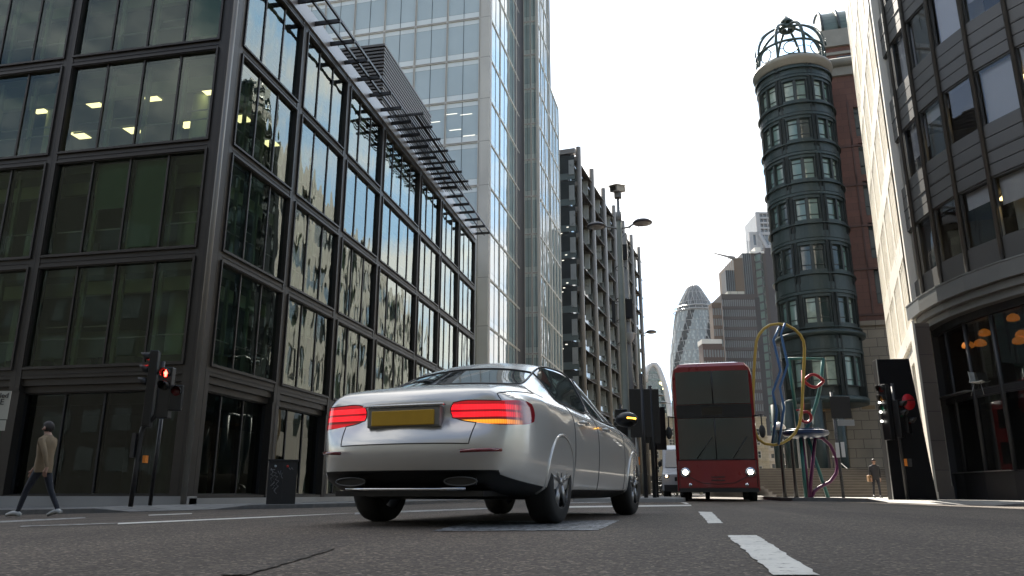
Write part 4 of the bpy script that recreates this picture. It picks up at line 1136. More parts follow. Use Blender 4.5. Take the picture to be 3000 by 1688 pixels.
for i in range(17):
    z=8+i*4.1
    us=[]
    for (a,za),(b,zb) in zip(op[:-1],op[1:]):
        if (za-z)*(zb-z)<0:us.append(a+(b-a)*(z-za)/(zb-za))
    if len(us)>=2:
        a,b=min(us)+1,max(us)-1.4
        if b>a:
            hf.box(m,a,b,z,z+.9,0,.25)
            for q in range(int((b-a)//3.2)): hf.box(m,a+q*3.2,a+q*3.2+.35,z,z+3.,0,.2)
m.build('floor_band',mat('pale green floor band',(.25,.33,.31),.5,0,.1,.3),hb_)
lt2=emis('yellow office light',(1,.9,.45),2.,(.7,.7,.5))
for (px,py,w_) in ((1938,1122,2.2),(1942,1126,1.6),(1946,1138,1.6),(1950,1154,1.4),(1941,1215,2.),(1947,1216,1.6),(1942,1229,1.8)):
    q=at(px,py,HD-1);m=MB();f2=hf;u=(q-hf.O).dot(hf.t);hf.box(m,u-w_/2,u+w_/2,q.z-.5,q.z+.5,.3,.4);m.build('lit_window',lt2,hb_)
# cream stone terrace with a restaurant
PD=170.;pf=cam_frame(1905,PD)
pz_=thing('cream_stone_terrace',tuple(pf.O),'cream stone four storey terrace above a dark restaurant front at the end of the street','terrace')
CRS=bricks('cream terrace stone',(.50,.44,.32),(.45,.4,.3),(.25,.22,.17),1.,1.5,.6,.02,.8,.01,vert=(1,0))
pw_=MB();PT=zat(1226,PD);PW=26.
zr=[(zat(1256,PD),zat(1275,PD)),(zat(1288,PD),zat(1304,PD)),(zat(1322,PD),zat(1342,PD)),(zat(1366,PD),zat(1386,PD))]
uw_=[.9,4.6,7.1,11.3,13.6,17.4,19.6,23]
pf.box(pw_,-2,PW,4.6,PT,-10,0)
for z in (zat(1282,PD),zat(1313,PD),zat(1350,PD),PT): pf.box(pw_,-2.1,PW+.1,z,z+.35,0,.3)
for u in (-1,3.2,9.6,15.8): pf.box(pw_,u,u+.6,4.6,PT,0,.15)
for u in (1.3,7.5,14,20): pf.box(pw_,u,u+3,PT+.35,PT+1.1,-1,.1)
pf.box(pw_,-2,PW,3.9,4.6,-8,.35)
for u in (-1.5,2.9,6.8,11,15,19,23): pf.box(pw_,u-.25,u+.25,0,3.9,-1,.1)
pw_.build('stone_wall',CRS,pz_)
pwg=opaque_glass('terrace window glass',(.04,.05,.05),1.6,.006,.8,.4,.03);wfr=mat('white sash frame',(.6,.58,.52),.5,0,.05,2)
for (zt_,zb_) in zr:
    for u in uw_:
        m=MB();pf.pane(m,u,u+1.3,zb_,zt_,.03);o=m.build('window',pwg,pz_)
        m=MB();pf.ring(m,u-.1,u+1.4,zb_-.1,zt_+.1,.14,0,.1);pf.box(m,u+.03,u+1.27,(zb_+zt_)/2-.04,(zb_+zt_)/2+.04,.03,.08);pf.box(m,u+.62,u+.68,zb_+.04,zt_-.04,.03,.075);m.build('sash_frame',wfr,o)
m=MB();pf.box(m,-2,PW,3.0,3.85,-.3,.2);m.build('shop_fascia',BLACKP,pz_)
m=MB();pf.pane(m,-2,PW,.2,3.0,-.4);m.build('shop_window',pwg,pz_)
m=MB();pf.box(m,-2,PW,2.55,2.75,-.3,.6);pf.box(m,-2,PW,1.0,1.1,-.38,-.3);pf.box(m,3,5.5,1.4,2.2,-.36,-.3);m.build('awning_edge',wfr,pz_)
def text(name,body,size,mat_,loc,xdir,parent,up=(0,0,1),ext=.004,align='LEFT'):
    cu=bpy.data.curves.new(name,'FONT');cu.body=body;cu.size=size;cu.extrude=ext;cu.align_x=align
    o=bpy.data.objects.new(name+'_tmp',cu);COL.objects.link(o)
    dg=bpy.context.evaluated_depsgraph_get();dg.update();me=bpy.data.meshes.new_from_object(o.evaluated_get(dg))
    bpy.data.objects.remove(o,do_unlink=True)
    x=Vector(xdir).normalized();z=Vector(up);n=x.cross(z)
    p=parent
    while p.name not in BASE:p=p.parent
    Lc,rz=BASE[p.name];loc=Vector(loc)
    me.transform(Matrix(((x.x,z.x,n.x,loc.x-Lc.x),(x.y,z.y,n.y,loc.y-Lc.y),(x.z,z.z,n.z,loc.z-Lc.z),(0,0,0,1))))
    me.materials.clear();me.materials.append(mat_)
    o=bpy.data.objects.new(name,me);COL.objects.link(o);o.parent=parent;return o
WHT=mat('white lettering',(.75,.73,.66),.5,0,.03,2);BLKL=mat('black lettering',(.015,.015,.02),.5,0,.03,2)
text('sign_lettering','PIZZA EXPRESS',.85,WHT,Vector(pf.p(1.0,.21,3.12)),pf.t,pz_)
# office slab with a close window grid
def grid_block(name,label,pxl,pxr,pytop,D,cols,rowh,wallm,glm,depth=20,angle=0,py=950,litp=.0,top_extra=None,zlow=0):
    f=cam_frame(pxl,D,py)
    if angle:
        q=f.O;a=YAW+R(angle);f=Fr((q.x,q.y),t=(math.cos(a),math.sin(a)))
        if f.n.y>0:f=Fr((q.x,q.y),t=(math.cos(a),math.sin(a)),flip=True)
    zt=zat(pytop,D);W=wat(pxr-pxl,1300,D)
    th=thing(name,tuple(f.O),label,'office building')
    m=MB();f.box(m,0,W,0,zt,-depth,-.35);m.build('building_core',wallm,th)
    g=MB();f.pane(g,0,W,0,zt,-.3);g.build('glazing',glm,th)
    k=MB();nr=int(zt/rowh)
    for i in range(nr+1): f.box(k,0,W,zt-i*rowh-rowh*.32,zt-i*rowh,-.32,0)
    cw=W/cols
    for i in range(cols+1): f.box(k,max(0,i*cw-cw*.13),min(W,i*cw+cw*.13),max(0,zt-nr*rowh),zt,-.31,.04)
    f.box(k,-.1,W+.1,zt,zt+.8,-depth,.1)
    k.build('window_frame_grid',wallm,th)
    return th,f,W,zt
WALLB=mat('brown grey mullion wall',(.06,.05,.046),.7,0,.1,.1)
GPALE=opaque_glass('pale blind glass',(.22,.23,.23),1.35,.0,.1,.35,.08,.12)
th,f,W,zt=grid_block('gridded_office_slab','broad office slab with a dense pale window grid in front of the brown far tower',2116,2218,868,280,16,3.9,WALLB,GPALE,14,py=900)
m=MB();sW=wat(16,1300,280);f.box(m,W+.1,W+sW,0,zt-.3,-25,-.6);m.build('side_wing',mat('dark brown wall',(.03,.028,.03),.7,0,.1,.1),th)
m=MB();f.box(m,3,W*.75,zt+.8,zt+2.4,-15,-2);m.build('roof_plant',mat('pale roof plant',(.5,.47,.38),.6,0,.1,.2),th)
m=MB()
for i in range(12): m.tube([f.p(-1+i*2.6,-2,zt),f.p(-1+i*2.6,-2,zt+2.4)],.06,4)
m.build('roof_railing',DARK,th)
th,f,W,zt=grid_block('stepped_office_wing','lower brown office wing stepped down to the left of the gridded slab',2090,2118,893,275,4,3.9,mat('brown office wall',(.09,.06,.038),.7,0,.1,.1),GPALE,5)
th,f,W,zt=grid_block('low_office_wing','lowest brick office wing with a white parapet behind the red bus',2062,2120,1014,262,7,3.9,mat('red brown office wall',(.075,.045,.034),.7,0,.1,.1),GPALE,6,py=1060)
m=MB();f.box(m,-.3,W,zt+.8,zt+2.4,-6,.2);m.build('white_parapet',mat('white parapet',(.6,.58,.52),.6,0,.06,.3),th)
# brown tower with a glazed corner and a jib on its roof
BD=345.;bf=cam_frame(2128,BD,850)
bt=thing('brown_striped_tower',tuple(bf.O),'brown striped tower with a green glass corner and a jib arm on its roof','skyscraper')
def U(px,py=850,D=BD,f=bf): return (at(px,py,D)-f.O).dot(f.t)
zA=zat(792,BD);zB=zat(757,BD);zC=zat(742,BD);zE=zat(744,BD)
TAN=mat('tan tower wall',(.11,.075,.045),.7,0,.08,.1);DST=mat('dark striped wall',(.03,.031,.034),.6,.1,.1,.1);BRW=mat('brown tower wall',(.055,.043,.039),.7,0,.1,.1);PUR=mat('purple grey tower wall',(.05,.046,.05),.7,0,.1,.1)
m=MB();bf.box(m,0,U(2155),0,zA,-7,0);bf.box(m,U(2182),U(2208),0,zC,-25,0);m.build('striped_wall',DST,bt)
m=MB();bf.box(m,U(2155),U(2182),0,zB,-26,.4);m.build('tan_wall',TAN,bt)
m=MB();bf.box(m,U(2208),U(2218),0,zE,-25,.2);bf.box(m,U(2242),U(2251),0,zE,-25,.2);m.build('brown_wall',BRW,bt)
m=MB();bf.box(m,U(2251),U(2300),0,zat(726,BD),-25,-.3);m.build('side_wall',PUR,bt)
CRG=opaque_glass('green corner glass',(.12,.18,.16),1.45,0,.1,.3,.05,.2)
m=MB();g=MB();cm=(U(2218)+U(2242))/2
for i in range(27):
    z=zE-4-i*3.9
    if z<0:break
    A_=[U(2218)+.2,0,cm,3.4,U(2242)-.2,0]
    for (ua,da,ub,db) in ((A_[0],.2,cm,3.),(cm,3.,A_[4],.2)):
        g.quad(bf.p(ua,da,z),bf.p(ub,db,z),bf.p(ub,db,z+3.1),bf.p(ua,da,z+3.1))
        m.hexa([bf.p(ua,da-.8,z+3.1),bf.p(ub,db-.8,z+3.1),bf.p(ub,db+.1,z+3.1),bf.p(ua,da+.1,z+3.1),bf.p(ua,da-.8,z+3.9),bf.p(ub,db-.8,z+3.9),bf.p(ub,db+.1,z+3.9),bf.p(ua,da+.1,z+3.9)])
    m.tube([bf.p(cm,3.05,z),bf.p(cm,3.05,z+3.9)],.2,4)
g.build('corner_glazing',CRG,bt);m.build('corner_frame',DST,bt)
m=MB()
for (a,b,zt_) in ((0,U(2155),zA),(U(2182),U(2208),zC)):
    n=int((b-a)/.95)
    for i in range(n+1): bf.box(m,a+i*.95,a+i*.95+.22,0,zt_+(6 if i%1==0 else 0),0,.3)
m.build('vertical_fin',mat('pale blue fin',(.15,.18,.19),.5,.1,.05,.1),bt)
m=MB();bf.box(m,U(2205),U(2246),zE,zE+1.0,-20,1.);bf.box(m,U(2222),U(2240),zE+1,zE+3.4,-12,-.5);m.build('roof_plant',mat('bright roof plant',(.7,.66,.58),.4,.2,.1,.3),bt)
jb=MB();a=at(2153,757,BD);b=at(2092,742,BD)
jb.tube([a,a.lerp(b,.3),a.lerp(b,.31),b],[.9,.75,.55,.25],6);jb.tube([b,b+Vector((0,0,2.4))],.18,4);jb.build('roof_jib',mat('grey jib',(.2,.2,.2),.6,.1,.1,.3),bt)
# white braced tower behind
WD=430.;wf=cam_frame(2202,WD,720)
wt=thing('braced_steel_tower',tuple(wf.O),'pale steel tower with a diagonal brace, highest and faintest behind the brown tower','skyscraper')
def UW(px): return (at(px,720,WD)-wf.O).dot(wf.t)
z1=zat(681,WD);z2=zat(622,WD)
m=MB();wf.box(m,0,UW(2300),0,z1,-10,0);wf.box(m,UW(2226),UW(2300),z1,z2,-25,-1);m.build('tower_body',opaque_glass('steel tower glass',(.13,.15,.16),1.7,0,.1,.15,.06),wt)
m=MB();WS=mat('white steel frame',(.4,.4,.4),.5,.1,.05,.3)
for i in range(12):
    z=z1-i*8.0;wf.box(m,-.2,UW(2300),z-1.6,z,-1,.6)
for i in range(5): 
    z=z2-i*(z2-z1)/4;wf.box(m,UW(2226)-.2,UW(2300),z-.9,z+.1,-2,.2)
for px in (2202,2221,2226): wf.box(m,UW(px)-1.1,UW(px)+1.1,0,z1 if px<2226 else z2,-1,.8)
for i in range(14):
    u=UW(2230)+i*2.4;wf.box(m,u,u+.3,0,z2,-2,.1)
P=[wf.p(UW(2226),.9,z1-1),wf.p(UW(2300),.9,z1-36)];m.tube(P,1.3,4)
m.build('steel_frame',WS,wt)
# thin mast rising behind the ribbed building
q=at(1877,800,172);mm=MB();mm.tube([(q.x,q.y,0),(q.x,q.y,zat(575,172))],[.14,.07],6)
o=mm.build('mast',mat('grey mast',(.35,.35,.36),.5,.3,.05,1));tag(o,'thin tall mast rising against the sky beyond the ribbed building','mast')
# white stone building glimpsed behind the sculpture
ef=cam_frame(2236,190,1350)
eb=thing('pale_bank_building',tuple(ef.O),'pale stone building with rows of small windows glimpsed between bus and sculpture','office building')
m=MB();ew=wat(110,1400,190)
ef.box(m,0,ew,0,zat(1292,190),-12,0);ef.box(m,0,wat(60,1400,190),zat(1292,190),zat(1275,190),-12,-2)
for y in (1292,1322,1352,1400): ef.box(m,-.2,ew,zat(y,190),zat(y,190)+.4,0,.35)
m.build('stone_wall',mat('pale bank stone',(.42,.38,.32),.7,0,.1,.3,.004,4),eb)
m=MB()
for y in (1312,1342,1372):
    for i in range(8): ef.pane(m,.8+i*1.25,1.5+i*1.25,zat(y,190),zat(y-12,190),.03)
m.build('window_row',pwg,eb)
# unseen stand-in behind the camera: blocks sky light, mirrored in the office glass
bb_=thing('standin_office_block',(-60,-45,0),'unseen stand-in office block mirrored in the left windows','office building')
m=MB();m.box(-130,-60,-.3,75,-30,36);m.box(-95,-60,36,-50,-38,44)
m.build('brick_wall',mat('dark brick',(.022,.022,.019),.8,0,.15,.5),bb_)
m=MB()
for i in range(40):
    for k in range(7): m.box(-116+i*4.3,-30.1,2.5+k*4.2,-113.6+i*4.3,-29.95,5.0+k*4.2)
o=m.build('window_grid',pwg,bb_)
for z in (7,20,33): pass
# ------------------------------------------------------------------ street lamps
LHEAD=mat('dark lamp head',(.10,.10,.105),.4,.3,.1,3);LGL=mat('lamp glass',(.45,.45,.42),.2,0,.05,3)
def lamp(base,h,heads,label,rad=.11,single=None):
    th=thing('street_lamp',base,label,'street lamp','street lamps along the middle of the street')
    m=MB();m.tube([(0,0,0),(0,0,1.3),(0,0,1.35),(0,0,h*.55),(0,0,h)],[rad*1.35,rad*1.35,rad,rad*.9,rad*.7],14);m.build('pole',GREYGREEN,th,local=True)
    for (dx,dz) in heads:
        s=1 if dx>0 else -1;x=(_ca*dx,_sa*dx)
        a=MB();a.tube([(0,0,h-.35),(x[0]*.35,x[1]*.35,h-.28),(x[0]*.62,x[1]*.62,h-.22+dz)],.035,8);
        if s>0:a.tube([(0,0,h-.8),(x[0]*.5,x[1]*.5,h-.3+dz)],.015,5)
        a.build('arm',GREYP,th,local=True)
        c=(x[0]*.86,x[1]*.86,h-.22+dz)
        r=abs(dx)*.36
        hd=MB();hd.lathe([(0,.13),(r*.45,.12),(r*.8,.07),(r,.0),(r*.97,-.035),(r*.8,-.05)],c,24);o=hd.build('lamp_head',LHEAD,th,local=True)
        gl=MB();gl.lathe([(r*.8,-.045),(r*.55,-.085),(0,-.1)],c,20);gl.build('lamp_glass',LGL,o,local=True)
    return th
b=at(1843,1446,27.);b=Vector((b.x,b.y,.115))
l1=lamp(b,9.95,((-.98,-.02),(1.02,.12)),'nearest tall twin headed street lamp, its pole topped by a camera and wrapped with boxes',.14)
b2=at(1890,1446,47);lamp(Vector((b2.x,b2.y,.05)),10.1,((-.95,0),(.95,.02)),'second twin headed street lamp, against the right end of the ribbed building',.1)
b3=at(1918,1446,80);lamp(Vector((b3.x,b3.y,0)),10.3,((1.2,0),),'third street lamp with one head in front of the arched glass building',.1)
b4=at(1984,1446,85);lamp(Vector((b4.x,b4.y,0)),10.1,((-1.2,0),(1.0,0)),'farthest thin street lamp before the cream stone terrace',.1)
# second pole strapped next to the first, carrying boxes
q=at(1858,1446,27.6);p2=thing('equipment_pole',(q.x,q.y,.115),'pale grey equipment pole with black boxes close behind the nearest street lamp','pole')
m=MB();m.tube([(0,0,0),(0,0,9.6)],[.15,.12],14);m.build('pole',GREYP,p2,local=True)
for bx_ in ((-.1,-.28,6.3,.22,-.13,7.0),(-.2,-.3,8.55,.1,-.12,9.1),(-.52,-.5,6.1,-.4,-.3,6.9)):
    m=MB();m.box(*bx_);m.build('black_box',DARK,p2,local=True)
m=MB();m.lathe([(.16,5.75),(.14,5.55),(.04,5.4)],(.1,-.2,0),12);m.build('white_sensor',WHT,p2,local=True)
for z in (5.35,6.2,7.0,8.2):
    m=MB();m.tube([(.2*math.cos(2*PI*k/12)-.16,.34*math.sin(2*PI*k/12)-.2,z) for k in range(12)],.018,5,closed=True)
    m.build('strap',DARK,p2,local=True)
# cctv camera on top of the first lamp
q=at(1800,640,27);cz=b.z+9.9
cc_=thing('cctv_camera',(b.x,b.y,cz),'white weathered cctv camera housing on top of the nearest lamp pole','cctv camera')
m=MB();m.tube([(0,0,0),(0,0,.35),(0,0,.36),(0,0,.95)],[.11,.11,.06,.05],10);m.build('stem',GREYP,cc_,local=True)
m=MB();m.box(-.13,-.13,.93,.13,.13,1.12);m.build('pan_head',GREYP,cc_,local=True)
Mx=Matrix.Translation((0,0,1.27))@Matrix.Rotation(R(-25),4,'Z')@Matrix.Rotation(R(14),4,'X')
m=MB();m.box(-.16,-.34,-.1,.16,.34,.12);m.box(-.2,-.42,.125,.2,.36,.15);m.v=[tuple(Mx@Vector(v)) for v in m.v];m.build('housing',mat('off white housing',(.5,.48,.43),.5,.0,.12,4),cc_,local=True,bevel=.01)
m=MB();m.box(-.1,-.352,-.06,.1,-.342,.09);m.v=[tuple(Mx@Vector(v)) for v in m.v];m.build('lens_window',BLACKP,cc_,local=True)
# ------------------------------------------------------------------ traffic signals
VIS=mat('signal visor',(.02,.02,.02),.5,0,.1,5)
LRED=mat('dark red lens',(.12,.01,.01),.2,0,.05,5);LAMB=mat('dark amber lens',(.14,.06,.01),.2,0,.05,5);LGRN=mat('dark green lens',(.01,.08,.05),.2,0,.05,5)
AMBP=mat('orange push button box',(.75,.22,.02),.5,0,.06,5)
def head(parent,c,rot,lens=(0,0,0),lit=-1,man=False,board=True,litm=None,s=1.):
    # c centre of the head, rot: heading of the lens axis (world angle)
    n=len(lens);hh=.16*n*2*s/1.0
    Mx=Matrix.Translation(c)@Matrix.Rotation(rot,4,'Z')
    tf=lambda m:setattr(m,'v',[tuple(Mx@Vector(v)) for v in m.v])
    m=MB();m.box(-.15*s,-.1,-hh,.15*s,.1,hh);tf(m);o=m.build('signal_head',BLACKP,parent,local=True,bevel=.02)
    if board:
        m=MB();m.box(-.3*s,.02,-hh-.12,.3*s,.035,hh+.14);tf(m);m.build('backing_board',BLACKP,o,local=True)
    for i in range(n):
        z=hh-.16*s-i*.32*s
        v=MB();k=14;r=.12*s
        P=[]
        for d in (-.1,-.36):
            for j in range(k+1):
                a=R(-35)+R(250)*j/k
                P.append((r*math.cos(a),d+ (0 if d>-.2 else .1*(1-math.sin(max(-.3,min(1,math.sin(a)))))),z+r*math.sin(a)))
        v.smooth=True;v.add(P,[(j,j+1,k+2+j,k+1+j) for j in range(k)]);tf(v)
        vo=v.build('visor',VIS,o,local=True);md=vo.modifiers.new('s','SOLIDIFY');md.thickness=.008
        l=MB();l.lathe([(0,-.125),(r*.6,-.12),(r*.95,-.102)],(0,0,z),16,axis='y');tf(l)
        mt=[LRED,LAMB,LGRN][i] if n==3 else [LRED,LGRN][min(i,1)]
        if i==lit and not man: mt=litm or RED_ON
        if man: mt=BLACKP
        l.build('lens',mt,o,local=True)
        if man and i==lit:
            f=MB();f.ball((0,-.13,z+.068),.022,.01,.024,8,6);f.box(-.032,-.138,z-.012,.032,-.122,z+.042);f.box(-.026,-.137,z-.085,-.004,-.123,z-.0125);f.box(.004,-.137,z-.085,.026,-.123,z-.0125);f.box(-.048,-.136,z-.02,-.0325,-.124,z+.038);f.box(.0325,-.136,z-.02,.048,-.124,z+.038)
            tf(f);f.build('red_man',RED_ON,o,local=True)
    return o
CAMROT=YAW  # lens axis -Y rotated towards the camera
# left signal
q=at(382,1486,19.5);zb=plz(q.x)+.0
ls=thing('traffic_signal',(q.x,q.y,zb),'traffic signal with a red standing man and a cranked pole at the left pavement corner','traffic signal')
X=lambda a,d=0:(a*_ca-d*_sa,a*_sa+d*_ca)
def lp(a,z,d=0): x=X(a,d);return (x[0],x[1],z)
m=MB();m.tube([lp(0,-.02),lp(.02,.9),lp(.04,1.7),lp(.06,1.86),lp(.12,1.96),lp(.3,2.1),lp(.36,2.2),lp(.38,2.34),lp(.38,3.55)],.057,12);m.build('pole',DARK,ls,local=True)
m=MB();m.tube([lp(.2,0,.6),lp(.24,2.6,.6)],.05,10);m.build('rear_pole',DARK,ls,local=True)
head(ls,lp(.16,2.86,0),CAMROT-R(78),(0,0,0),0,board=False)
head(ls,lp(.55,2.75,0),CAMROT-R(4),(0,0),0,man=True,board=False)
head(ls,lp(.82,2.62,.0),CAMROT+R(14),(0,),-1,board=False)
m=MB();m.tube([lp(.38,3.3),lp(.5,3.28),lp(.58,3.18),lp(.6,3.05)],.016,6);m.tube([lp(.3,3.34),lp(.26,3.2)],.02,6);m.box(*(Vector(lp(.2,3.22))-Vector((.04,.04,0))),*(Vector(lp(.2,3.34))+Vector((.04,.04,0))));m.build('bracket',DARK,ls,local=True)
m=MB();a=Vector(lp(.22,1.0));m.box(a.x-.04,a.y-.05,1.02,a.x+.05,a.y+.05,1.2);m.build('push_button_box',AMBP,ls,local=True)
m=MB();a=Vector(lp(-.08,1.2));m.box(a.x-.06,a.y-.07,1.15,a.x+.05,a.y+.07,1.75);m.build('controller_box',DARK,ls,local=True)
# island signals seen from behind: dark boards
for n_,(px,D,h,bw_,z0,z1,lab) in enumerate(((1893,24.2,3.78,.33,1.8,3.3,'tallest of the black backed signals on the island, leftmost pole'),(1918,24.6,3.45,.24,1.65,3.35,'middle black backed signal on the island with the narrow board'),(1925,26.6,3.3,.30,1.55,3.0,'lowest black backed signal on the island, rightmost board'))):
    q=at(px,1446,D);th=thing('island_signal',(q.x,q.y,.115),lab,'traffic signal','black backed signals on the traffic island')
    m=MB();m.tube([(0,0,0),(0,0,h)],.062,12);m.build('pole',DARK,th,local=True)
    m=MB();off_=(-.07,.03,.1)[n_]
    Mx=Matrix.Rotation(YAW,4,'Z');m.box(off_-bw_,-.02,z0,off_+bw_,.0,z1);m.v=[tuple(Mx@Vector(v)) for v in m.v];o=m.build('backing_board',BLACKP,th,local=True,bevel=.006)
    m=MB();m.box(off_-.15,.005,z0+.15,off_+.15,.19,z1-.15);m.v=[tuple(Mx@Vector(v)) for v in m.v];m.build('signal_housing',BLACKP,th,local=True)
    m=MB()
    for i in range(3): m.lathe([(.09,.19),(.1,.3)],(off_,0,z0+.4+i*.38),12,axis='y')
    m.v=[tuple(Mx@Vector(v)) for v in m.v];m.build('visor',VIS,th,local=True)
q=at(1872,1446,24.4);th=thing('push_button_post',(q.x,q.y,.115),'thin grey post with an orange push button box on the island','push button post')
m=MB();m.tube([(0,0,0),(0,0,2.3)],.05,10);m.build('pole',GREYP,th,local=True)
m=MB();m.box(-.08,-.09,.98,.07,.05,1.22);m.build('push_button_box',AMBP,th,local=True)
q=at(1843,1446,25.2);th=thing('round_sign_post',(q.x,q.y,.115),'short post with a small round sign seen from behind on the island','road sign')
m=MB();m.tube([(0,0,0),(0,0,2.35)],.04,8);m.build('pole',mat('rusty post',(.12,.075,.045),.7,.1,.2,4),th,local=True)
m=MB();m.lathe([(0,-.012),(.22,-.012),(.22,.012),(0,.012)],(0,-.06,2.3),24,axis='y');m.v=[tuple(Matrix.Rotation(YAW,4,'Z')@Vector(v)) for v in m.v];m.build('sign_disc',GREYP,th,local=True)
q=at(1828,1446,25.0);th=thing('dark_signal_post',(q.x,q.y,.115),'dark signal box on a post just above the front of the silver car','traffic signal')
m=MB();m.tube([(0,0,0),(0,0,2.9)],.05,8);m.build('pole',DARK,th,local=True)
m=MB();m.box(-.2,-.1,1.85,.2,.1,2.75);m.v=[tuple(Matrix.Rotation(YAW,4,'Z')@Vector(v)) for v in m.v];m.build('signal_head',BLACKP,th,local=True,bevel=.03)
AMBL=emis('amber indicator',(1,.45,.03),3.,(.4,.2,.02))
# right signal
q=at(2660,1469,27.0);rs=thing('traffic_signal',(q.x,q.y,PRZ),'traffic signal with three white glints and a red disc before the black slab','traffic signal')
m=MB();m.tube([lp(0,0),lp(-.03,3.95)],.057,12);m.build('pole',DARK,rs,local=True)
GLINT=emis('sun glint glow',(1,.98,.9),2.5,(.8,.8,.75))  # glow standing in for sun glints on the signal, no lit lamp
ho=head(rs,lp(-.36,2.95),CAMROT-R(62),(0,0,0),-1,board=False)
for i in range(3):
    m=MB();a=Vector(lp(-.56,2.95+.32-.32*i,-.02));m.ball(a,.045,.045,.04,10,7);m.build('lit_or_glint_lens',GLINT,ho,local=True)
head(rs,lp(.04,2.72,-.05),CAMROT+R(35),(0,0),-1,board=False)
head(rs,lp(.33,2.5,.05),CAMROT+R(40),(0,),-1,board=False,s=.9)
m=MB();m.lathe([(0,-.015),(.28,-.015),(.28,.0),(0,.0)],(0,0,0),28,axis='y')
Mx=Matrix.Translation(lp(.46,3.3))@Matrix.Rotation(CAMROT+R(18),4,'Z');m.v=[tuple(Mx@Vector(v)) for v in m.v];m.build('red_disc',mat('red sign back',(.55,.012,.02),.45,0,.06,4),rs,local=True)
m=MB();m.tube([lp(-.03,3.36),lp(.7,3.36,-.03)],.016,6);m.tube([lp(-.0,3.3),lp(.25,3.2,-.03),lp(.32,3.05,-.03)],.02,6);m.build('bracket',DARK,rs,local=True)
m=MB();a=Vector(lp(.1,1.2));m.box(a.x-.07,a.y-.08,1.12,a.x+.02,a.y+.04,1.36);m.build('push_button_box',AMBP,rs,local=True)
m=MB();m.box(a.x+.03,a.y-.08,1.1,a.x+.17,a.y+.04,1.36);m.build('controller_box',DARK,rs,local=True)
# sign post with the backs of two signs
q=at(2471,1469,25.9);sp_=thing('sign_post',(q.x,q.y,PRZ),'speckled grey post with a big dark square sign and two small white plates','road sign')
m=MB();m.tube([lp(.02,0),lp(-.02,3.5)],.048,10);m.build('pole',mat('speckled post',(.12,.12,.115),.6,.2,.5,18),sp_,local=True)
def plate(name,u0,u1,z0,z1,mt,d=-.06):
    m=MB();m.box(u0,d-.01,z0,u1,d+.01,z1);m.v=[tuple(Matrix.Rotation(YAW,4,'Z')@Vector(v)) for v in m.v];return m.build(name,mt,sp_,local=True,bevel=.004)
plate('dark_sign_plate',-.12,.55,2.62,3.35,mat('dark sign back',(.02,.018,.016),.5,.2,.2,3))
plate('small_sign_plate',.06,.62,2.38,2.58,GREYP)
plate('white_plate',-.10,.02,1.35,1.83,WHT,-.07);plate('white_plate',.08,.2,1.36,1.85,WHT,-.07)
# zone sign, cut by the left picture edge
q=at(-6,1200,16.0);zs_=thing('zone_sign',(q.x,q.y,plz(q.x)),'cream parking zone sign with a no waiting roundel cut by the left picture edge','road sign')
m=MB();m.tube([lp(-.2,0,.03),lp(-.2,3.0,.03)],.04,8);m.build('pole',DARK,zs_,local=True)
CRP=mat('cream sign face',(.5,.48,.4),.5,0,.03,2)
za=at(0,1146,16).z-zs_.location.z;zb2=at(0,1262,16).z-zs_.location.z
def zp(name,u0,u1,z0,z1,mt,d): 
    m=MB();m.box(u0,d-.006,z0,u1,d+.006,z1);m.v=[tuple(Matrix.Rotation(YAW,4,'Z')@Vector(v)) for v in m.v];return m.build(name,mt,zs_,local=True)
zp('sign_plate',-.5,.22,za-.58,za,CRP,0);zp('sign_plate',-.5,.205,zb2,za-.6,CRP,0)
u0=Vector(lp(-.49,za-.14,-.01))+zs_.location;text('sign_lettering','Controlled',.15,BLKL,u0,(math.cos(YAW),math.sin(YAW),0),zs_)
u0=Vector(lp(-.36,za-.28,-.01))+zs_.location;text('sign_lettering','ZONE',.17,BLKL,u0,(math.cos(YAW),math.sin(YAW),0),zs_)
m=MB();Mx=Matrix.Translation(lp(-.13,za-.43,-.012))@Matrix.Rotation(YAW,4,'Z')
for r,y,mm_ in ((.13,0,mat('sign red',(.5,.02,.02),.5,0,.02,2)),(.1,-.003,mat('sign blue',(.03,.07,.35),.5,0,.02,2))):
    m=MB();m.lathe([(0,y-.004),(r,y-.003),(r,y+.002)],(0,0,0),24,axis='y');m.v=[tuple(Mx@Vector(v)) for v in m.v];m.build('roundel',mm_,zs_,local=True)
m=MB();m.tube([Mx@Vector((-.09,-.012,.06)),Mx@Vector((.09,-.012,-.06))],.014,6);m.build('roundel_bar',MATS['sign red'],zs_,local=True)
# black cabinet with graffiti
q=at(822,1468,23.2);cb=thing('control_cabinet',(q.x,q.y,plz(q.x)+.0),'black street control cabinet covered in pale graffiti on the left pavement','control cabinet')
m=MB();Mx=Matrix.Rotation(YAW+R(18),4,'Z');m.box(-.4,-.2,-.1,.4,.25,1.2);m.box(-.43,-.23,1.2,.43,.28,1.25);m.box(-.006,-.206,.05,.006,-.195,1.17);m.v=[tuple(Mx@Vector(v)) for v in m.v];m.build('cabinet_body',mat('black cabinet paint',(.006,.006,.007),.5,0,.3,6),cb,local=True,bevel=.01)
gm=mat('pale spray paint',(.25,.25,.25),.7,0,.1,6);m=MB();random.seed(3)
def scrib(pts): m.tube([Mx@Vector((x,-.21,z)) for x,z in pts],.009,4)
scrib([(-.34,1.0),(-.28,.88),(-.34,.82),(-.25,.78),(-.33,.72),(-.3,.62),(-.24,.7),(-.22,.6),(-.32,.5),(-.2,.52),(-.26,.42),(-.18,.44),(-.2,.32)])
scrib([(-.36,.95),(-.22,.96),(-.28,.9),(-.18,.86),(-.24,.8),(-.14,.76),(-.2,.68),(-.1,.64),(-.18,.55),(-.1,.5),(-.22,.38),(-.14,.28)])
